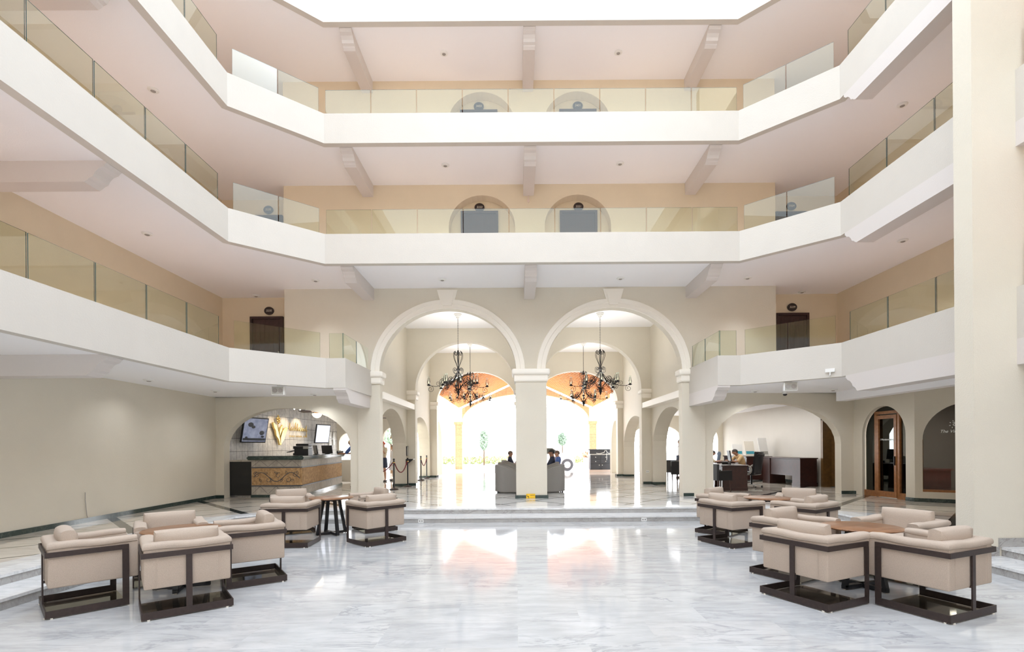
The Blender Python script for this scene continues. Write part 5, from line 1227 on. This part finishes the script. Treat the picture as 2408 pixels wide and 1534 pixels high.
def red_chair(x, y, rz, lab, m='red'):
    r = empty('red_armchair', (x, y, GZ), rz, lab, 'armchair', 'red armchairs behind glass')
    bm = bmesh.new(); box(bm, -.42, .42, -.36, -.20, .10, .88, bev=.06, seg=3); obj('backrest', bm, m, r, smooth=50)
    for s in (-1, 1): bm = bmesh.new(); box(bm, s*.42-.09, s*.42+.09, -.30, .40, .10, .62, bev=.05, seg=3); obj('armrest', bm, m, r, smooth=50)
    bm = bmesh.new(); box(bm, -.33, .33, -.22, .40, .15, .44, bev=.04, seg=3); obj('seat', bm, m, r, smooth=50)
    for sx in (-.36, .36):
        for sy in (-.28, .34): bm = bmesh.new(); box(bm, sx-.03, sx+.03, sy-.03, sy+.03, 0, .11); obj('foot', bm, 'black', r)
red_chair(12.0, 12.75, .55, 'orange-red armchair nearest behind the arched window', mat('orange red leather', (.75, .14, .05), .4))
red_chair(13.4, 13.5, 2.2, 'dark red armchair deeper in the room behind the arched window')
r = empty('shop_desk', (11.2, 14.0, GZ), 0, 'dark desk behind the arched glass door', 'desk'); bm = bmesh.new(); box(bm, -.6, .6, -.35, .35, .72, .76); obj('desktop', bm, 'doorw', r); bm = bmesh.new(); box(bm, -.55, .55, -.3, -.27, 0, .72); obj('front_panel', bm, 'doorw', r)
area('shop_fill', (12.3, 12.9, 2.9), (0, 0, 0), 1.5, 1.5, 130, (1, .95, .9))  # added fill that lifts the red chairs behind the glass

# ------------------------------------------------------------ office behind the right arch
def desk(x, y, rz, w, dp, h, lab, m='darkwood', gap=True):
    r = empty('office_desk', (x, y, GZ), rz, lab, 'desk', 'dark office desks')
    bm = bmesh.new(); box(bm, -w/2-.03, w/2+.03, -dp/2-.03, dp/2+.03, h-.04, h, bev=.008); obj('desktop', bm, m, r)
    for s in (-1, 1):
        a, b = (w/2-.42, w/2) if s > 0 else (-w/2, -w/2+.42)
        bm = bmesh.new(); box(bm, a, b, -dp/2, dp/2, .06, h-.04); box(bm, a-.01, b+.01, -dp/2-.01, dp/2+.01, 0.0, .10); box(bm, a+.05, b-.05, -dp/2-.008, -dp/2, .16, h-.10); p = obj('pedestal', bm, m, r)
    bm = bmesh.new(); box(bm, -w/2+.42, w/2-.42, dp/2-.05, dp/2-.03, .35 if gap else .06, h-.04); obj('modesty_panel', bm, m, r)
    return r
desk(7.02, 16.75, math.radians(80), 1.55, .75, .80, 'dark mahogany desk nearest inside the office arch, monitor and phone on top')
desk(9.85, 18.35, math.radians(97), 2.1, .62, .98, 'tall dark desk against the white office wall, open underneath')
desk(8.4, 20.9, math.radians(85), 1.5, .7, .78, 'far dark desk with the two people bent over it')
def office_chair(x, y, rz, lab, sc=1.0, m='leather', am='silver'):
    r = empty('office_chair', (x, y, GZ), rz, lab, 'office chair', 'office swivel chairs'); r.scale = (sc,)*3
    bm = bmesh.new(); t_ = bmesh.new(); bmesh.ops.create_cube(t_, size=1); bmesh.ops.subdivide_edges(t_, edges=t_.edges[:], cuts=4, use_grid_fill=True)
    for v in t_.verts: e = max(abs(v.co.x*2), abs(v.co.z*2))**4; v.co = Vector((v.co.x*.54, v.co.y*.13*(1-.45*e)+.05*(v.co.x*2)**2, v.co.z*.70))
    merge(bm, t_, T(0, -.27, .86, 0, math.radians(8))); obj('backrest', bm, m, r, smooth=60)
    bm = bmesh.new(); box(bm, -.23, .23, -.36, -.19, 1.04, 1.17, bev=.05, seg=3); obj('headrest_pad', bm, m, r, smooth=60)
    bm = bmesh.new(); box(bm, -.26, .26, -.24, .27, .42, .54, bev=.05, seg=3); obj('seat', bm, m, r, smooth=60)
    for s in (-1, 1):
        bm = bmesh.new(); tube(bm, [(s*.30, .03+.17*math.cos(a), .60+.15*math.sin(a)) for a in [i*PI/8 for i in range(16)]], .026, 8, closed=True); obj('armrest', bm, am, r, smooth=60)
    bm = bmesh.new(); lathe(bm, [(.03, .10), (.03, .42), (.1, .42)], 12); obj('gas_column', bm, 'blackp', r)
    bm = bmesh.new()
    for k in range(5): Mx = T(0, 0, 0, k*2*PI/5+.2); box(bm, 0, .33, -.03, .03, .075, .11, Mx, bev=.01)
    b = obj('star_base', bm, am, r)
    for k in range(5): bm = bmesh.new(); ball(bm, (.32, 0, .035), (.035, .02, .035), T(0, 0, 0, k*2*PI/5+.2), 10); obj('castor', bm, 'blackp', b)
    return r
office_chair(7.95, 17.15, math.radians(40), 'high-backed black leather office chair with silver loop armrests right of the near desk')
office_chair(8.75, 22.6, math.radians(70), 'grey-blue office chair behind the seated man in khaki', .95, mat('grey blue mesh', (.14, .19, .27), .5), 'blackp')
monitor((6.98, 16.5, GZ+.80), 1.35, 'slim monitor edge-on on the near office desk', .46, .34, .30, grp=None)
r = empty('desk_telephone', (7.0, 16.95, GZ+.80), .9, 'black desk telephone beside the monitor on the near office desk', 'telephone'); bm = bmesh.new(); box(bm, -.11, .11, -.10, .10, 0, .05, bev=.015); obj('body', bm, 'blackp', r); bm = bmesh.new(); box(bm, -.10, -.05, -.11, .11, .05, .08, bev=.012); obj('handset', bm, 'blackp', r)
bm = bmesh.new(); box(bm, -.11, .11, -.15, .15, 0, .01, T(7.12, 17.25, GZ+.80, .3)); tag(obj('paper_sheet', bm, 'paper'), 'loose white paper on the near office desk', 'paper')
for i, (x, y, w, h, rz, m, lab) in enumerate(((10.0, 20.4, .52, .75, .5, 'paper', 'tall white display board leaning on the office wall'), (9.75, 21.1, .48, .62, .3, 'woodw', 'shorter pale board leaning beside the tall white one'), (9.45, 21.6, .45, .5, .1, 'tealp', 'board with a teal strip leaning farthest left in the office'))):
    r = empty('display_board', (x, y, GZ+.98), rz, lab, 'board', 'display boards in the office'); bm = bmesh.new(); box(bm, -w/2, w/2, -.01, .01, 0, h, Matrix.Rotation(-.2, 4, 'X')); obj('panel', bm, m if i < 2 else 'paper', r); bm = bmesh.new(); box(bm, -w/2+.04, w/2-.04, -.016, -.011, .08, .2, Matrix.Rotation(-.2, 4, 'X')); obj('printed_strip', bm, 'tealp' if i else 'silver', r)
r = empty('low_sideboard', (9.75, 21.2, GZ), 0, 'dark brown sideboard under the leaning boards', 'sideboard'); bm = bmesh.new(); box(bm, -.62, .35, -1.1, 1.1, .05, .94); obj('body', bm, 'darkwood', r); bm = bmesh.new(); box(bm, -.66, .39, -1.13, 1.13, .94, .98); obj('top', bm, 'darkwood', r)
def guest_chair(x, y, rz, lab, m='darkwood'):
    r = empty('guest_chair', (x, y, GZ), rz, lab, 'chair', 'dark guest chairs'); bm = bmesh.new()
    prism(bm, [(-.29, -.24), (-.26, -.30), (.26, -.30), (.29, -.24), (.24, -.24), (-.24, -.24)], .36, .86); 
    for s in (-1, 1): prism(bm, [(s*.29, -.26), (s*.24, -.26), (s*.24, .22), (s*.29, .22)], .36, .66)
    obj('shell', bm, 'blackp', r); bm = bmesh.new(); box(bm, -.25, .25, -.25, .25, .36, .48, bev=.03); obj('seat', bm, 'blackp', r)
    for sx in (-.24, .24):
        for sy in (-.24, .2): bm = bmesh.new(); lathe(bm, [(.016, 0), (.026, .37)], 8, T(sx, sy, 0)); obj('leg', bm, m, r)
guest_chair(6.32, 15.75, math.radians(-75), 'dark guest chair at the near office desk, cut by the arch edge')
guest_chair(6.12, 18.85, math.radians(-40), 'black guest chair nearest, seen through the first right lobby arch'); guest_chair(6.25, 20.3, math.radians(-30), 'black guest chair farther back, seen through the first right lobby arch')
r = empty('round_side_table', (7.0, 19.9, GZ), 0, 'white-topped round table beside the black guest chairs', 'table'); bm = bmesh.new(); lathe(bm, [(.5, .74), (.5, .77)], 28); obj('tabletop', bm, 'white', r); bm = bmesh.new(); lathe(bm, [(.22, 0), (.22, .02), (.03, .04), (.03, .74)], 14); obj('pedestal', bm, 'silver', r)
r = empty('brochure_rack', (6.75, 20.1, GZ+.77), .3, 'small rack of pale brochures on the white-topped table', 'rack'); bm = bmesh.new(); box(bm, -.14, .14, -.05, .05, 0, .28, Matrix.Rotation(-.25, 4, 'X')); obj('rack', bm, 'blackp', r); bm = bmesh.new(); box(bm, -.12, .12, -.06, -.05, .06, .36, Matrix.Rotation(-.25, 4, 'X')); obj('brochures', bm, 'paper', r)
# open door frame and store room beyond it
r = empty('door_12', (10.4, 17.15, GZ)); r['kind'] = 'structure'
bm = bmesh.new(); box(bm, -.06, .22, -.06, .06, 0, 2.34); box(bm, -.06, .22, -1.9, -1.82, 0, 2.34); box(bm, -.06, .22, -1.9, .06, 2.26, 2.34); obj('door_frame', bm, 'olive', r)
bm = bmesh.new(); box(bm, .20, .24, -.86, -.05, .02, 2.26, T(0, 0, 0, math.radians(18))); obj('door_leaf', bm, 'olive', r); bm = bmesh.new(); box(bm, .14, .2, -.75, -.70, 1.0, 1.1, T(0, 0, 0, math.radians(18))); obj('door_handle', bm, 'silver', r)
r = empty('storage_rack', (11.6, 16.4, GZ), 0, 'dark storage rack visible through the open brown door', 'rack'); bm = bmesh.new()
for z in (.5, 1.1, 1.6): box(bm, -.5, .5, -.9, .9, z, z+.03)
for sx in (-.5, .47): [box(bm, sx, sx+.03, sy, sy+.03, 0, 2.2) for sy in (-.9, .87)]
obj('shelves', bm, 'blackp', r)
for i, (y, z, m, sz, lab) in enumerate(((16.1, 1.14, 'carton', (.30, .42, .34), 'dark box on the rack above the yellow label'), (16.1, .54, 'carton', (.35, .5, .45), 'larger dark box low on the rack'), (16.2, 1.64, 'paper', (.26, .40, .28), 'white-fronted box high on the rack'))):
    bm = bmesh.new(); box(bm, 11.3-sz[0]/2, 11.3+sz[0]/2, y-sz[1]/2, y+sz[1]/2, GZ+z, GZ+z+sz[2]); tag(obj('storage_box', bm, m), lab, 'box', 'boxes on the storage rack')
bm = bmesh.new(); box(bm, 11.12, 11.14, 15.95, 16.25, GZ+1.25, GZ+1.35); tag(obj('yellow_label', bm, 'yellow'), 'yellow label on the dark box in the store room', 'label')
r = empty('plugged_cord', (10.36, 17.9, GZ+.3), 0, 'black cord plugged in the white wall beside the tall desk', 'cord'); bm = bmesh.new(); tube(bm, [(0, 0, .1), (-.1, .08, .02), (-.12, .2, -.1), (-.1, .3, -.26)], .01, 6); obj('cable', bm, 'blackp', r); bm = bmesh.new(); box(bm, -.02, .02, -.04, .04, .06, .16); obj('plug', bm, 'blackp', r)

# ------------------------------------------------------------ entrance: bell stand, planter, car, planting
r = empty('bell_stand', (4.58, 27.9, GZ), 0, 'slate-coloured bell stand with white knobs at the entrance', 'cabinet')
bm = bmesh.new(); box(bm, -.62, .62, -.3, .3, 0, .14); obj('plinth', bm, 'pink', r)
bm = bmesh.new(); box(bm, -.56, .56, -.27, .27, .14, .95); obj('body', bm, 'slate', r)
bm = bmesh.new(); box(bm, -.60, .60, -.30, .30, 1.0, 1.22); box(bm, -.66, .64, -.34, .34, 1.22, 1.26); obj('top_box', bm, 'slate', r); bm = bmesh.new(); box(bm, -.58, .58, -.28, .28, .95, 1.0); obj('white_strip', bm, 'white', r)
for x0, x1 in ((-.54, -.01), (.01, .54)):
    for z0_, z1_, kx, kz in ((.72, .93, 0, 0), (.48, .70, 0, 0), (.16, .46, 1, .08)):
        bm = bmesh.new(); box(bm, x0, x1, -.285, -.27, z0_, z1_, bev=.004); p = obj('drawer' if z1_ > .5 else 'door', bm, 'slate', r)
        bm = bmesh.new(); cx = (x0+x1)/2 if not kx else (x1-.07 if x0 < 0 else x0+.07); ball(bm, (cx, -.30, (z0_+z1_)/2+kz), .026); obj('knob', bm, 'white', p, smooth=60)
bm = bmesh.new(); tube(bm, [(-.35+i*.06, -.36-.01*math.sin(i), 1.05-.03*math.sin(i*.6)+(.12 if i in (8, 9) else 0)) for i in range(16)], .018, 6, T(4.58+.1, 27.9, GZ)); tube(bm, [(.2, -.36, 1.05), (.22, -.36, .8), (.21, -.35, .66)], .014, 6, T(4.58+.1, 27.9, GZ)); tag(obj('coiled_strap', bm, 'white', smooth=60), 'pale strap draped over the front of the bell stand', 'strap')
r = empty('flower_planter', (5.05, 36.5, .12), 0, 'pale planter with orange and pink flowers left of the bell stand', 'planter')
bm = bmesh.new(); lathe(bm, [(.22, 0), (.28, .7), (.30, .75), (.25, .75), (.25, .68), (.001, .68)], 16); obj('pot', bm, 'pink', r, smooth=40)
bm = bmesh.new(); [ball(bm, (random.uniform(-.3, .3), random.uniform(-.2, .2), .85+random.uniform(-.1, .28)), random.uniform(.04, .08), seg=6) for i in range(34)]; obj('flowers', bm, 'flower', r)
bm = bmesh.new(); [ball(bm, (random.uniform(-.28, .28), random.uniform(-.2, .2), .80+random.uniform(-.1, .2)), random.uniform(.05, .09), seg=6) for i in range(26)]; obj('leaves', bm, 'leaf', r)
r = empty('parked_car', (1.55, 32.9, .12), 0, 'white car parked outside, its wheel showing beside the centre pier', 'car')
bm = bmesh.new(); t_ = bmesh.new(); prof = [(-2.2, .35), (-2.2, .75), (-1.95, .95), (-1.1, 1.05), (-.45, 1.48), (.75, 1.50), (1.45, 1.08), (2.05, .95), (2.15, .55), (2.1, .32), (1.92, .30), (1.88, .55), (1.65, .70), (1.42, .55), (1.36, .28), (-1.06, .28), (-1.1, .55), (-1.33, .70), (-1.56, .55), (-1.62, .30)]
vprism(t_, prof, -.85, .85); merge(bm, t_); obj('body', bm, 'carw', r)
bm = bmesh.new(); vprism(bm, [(-.95, 1.08), (-.42, 1.42), (.70, 1.44), (1.22, 1.10)], -.858, -.852); obj('side_window', bm, 'dark', r)
for x in (-1.33, 1.65):
    for y in (-.78, .78):
        bm = bmesh.new(); lathe(bm, [(.22, -.1), (.36, -.1), (.385, -.05), (.385, .05), (.36, .1), (.22, .1)], 28, T(x, y, .385, 0, PI/2), cap=False); w = obj('tyre', bm, 'tyre', r, smooth=40)
        bm = bmesh.new(); lathe(bm, [(.225, -.06), (.225, .06), (.05, .075), (.001, .075)], 20, T(x, y, .385, 0, PI/2)); obj('rim', bm, 'alloy', w, smooth=30)
bm = bmesh.new(); random.seed(3)
def leafball(bm, c, R3, n_, s=.12):
    for i in range(n_):
        a = random.uniform(0, 2*PI); z = random.uniform(-1, 1); rr = (1-z*z)**.5*random.uniform(0, 1)**.5; p = Vector((c[0]+R3[0]*rr*math.cos(a), c[1]+R3[1]*rr*math.sin(a), c[2]+R3[2]*z))
        u_ = Vector((random.gauss(0, 1), random.gauss(0, 1), random.gauss(0, 1))).normalized()*s; v_ = u_.orthogonal().normalized()*s*.6; quad(bm, [p-u_, p-v_, p+u_, p+v_])
for i in range(26): leafball(bm, (-7+i*.62, 45, .50), (.4, .35, .32), 90)
tag(obj('low_hedge', bm, 'hedge'), 'low yellow-green hedge far outside the entrance', 'hedge'); bpy.data.objects['low_hedge']['kind'] = 'stuff'
def tree(x, y, h, R3, lab, nl=700, tr=.05):
    r = empty('ornamental_tree', (x, y, .12), 0, lab, 'tree'); bm = bmesh.new(); lathe(bm, [(tr*1.4, 0), (tr, h*.6), (tr*.5, h)], 8); obj('trunk', bm, 'olive', r); bm = bmesh.new(); leafball(bm, (0, 0, h), R3, nl, .10); obj('foliage', bm, 'leaf', r)
tree(-2.75, 42.5, 2.1, (.42, .42, .8), 'small pale green tree standing outside beyond the left arch')
tree(4.15, 46.0, 2.2, (.45, .4, .55), 'small green tree outside to the left of the bell stand', 900)
tree(-7.2, 29.0, 3.2, (1.2, 1.0, 1.4), 'green tree glimpsed through the window of the left side room', 900)
tree(8.6, 31.0, 3.4, (1.3, 1.0, 1.2), 'leafy tree outside the office windows', 900)

# ------------------------------------------------------------ added fill lights for soffits, galleries, lobby and rooms
def lamp(loc, kind, e, col=(.96, .97, 1), size=.06, ang=1.5):
    l = bpy.data.lights.new('lamp', kind); l.energy = e; l.color = col; l.shadow_soft_size = size
    if kind == 'SPOT': l.spot_size = ang; l.spot_blend = .8
    o = bpy.data.objects.new('lamp', l); C.objects.link(o); o.location = loc; return o
KD, KC, KR = 95, 24, 65
for (u, v, l, lab) in lst:  # spots added at the downlights to brighten floors and soffits
    if v in (695, 686): continue
    p = px(u, v, ZS[l]+.03); lamp((p[0], p[1], p[2]-.06), 'SPOT', KD*((.14 if u < 600 else .4) if l == 2 else .22 if v in (695, 686) else .45 if v in (659, 653) else 1), ang=2.5 if l == 2 else 1.5)
for l in (2, 3, 4, 5):                      # unseen extra spots along the side galleries, added to brighten the soffits
    for y in (4.6, 1.6, -1.6, -5):
        for x in (-7.5, 8.3): lamp((x, y, ZS[l]-.05), 'SPOT', KD*(.34 if l == 2 else 1.1))
    for x, y in ((-7.5, 10.8), (8.3, 10.8)): 
        if l in (5,): lamp((x, y, ZS[l]-.05), 'SPOT', KD)
for (x, y) in ((-1.94, 16.95), (2.82, 16.95), (-1.98, 21.8), (2.90, 21.8)):
    area('chandelier_fill', (x, y, 6.15-2.05), (PI, 0, 0), 1.1, 1.1, KC*.9, (1, .96, .9))  # added upward panel at each chandelier, lifts the lobby ceiling
area('office_fill', (8.2, 19.5, 3.1), (0, 0, 0), 3, 6, KR, (1, .99, .97))  # added office fill with no ceiling fitting behind it
area('reception_fill', (-6.2, 18.5, 3.1), (0, 0, 0), 2.5, 5, KR*.35, (1, .95, .9))  # added fill brightening the reception room, no fitting there
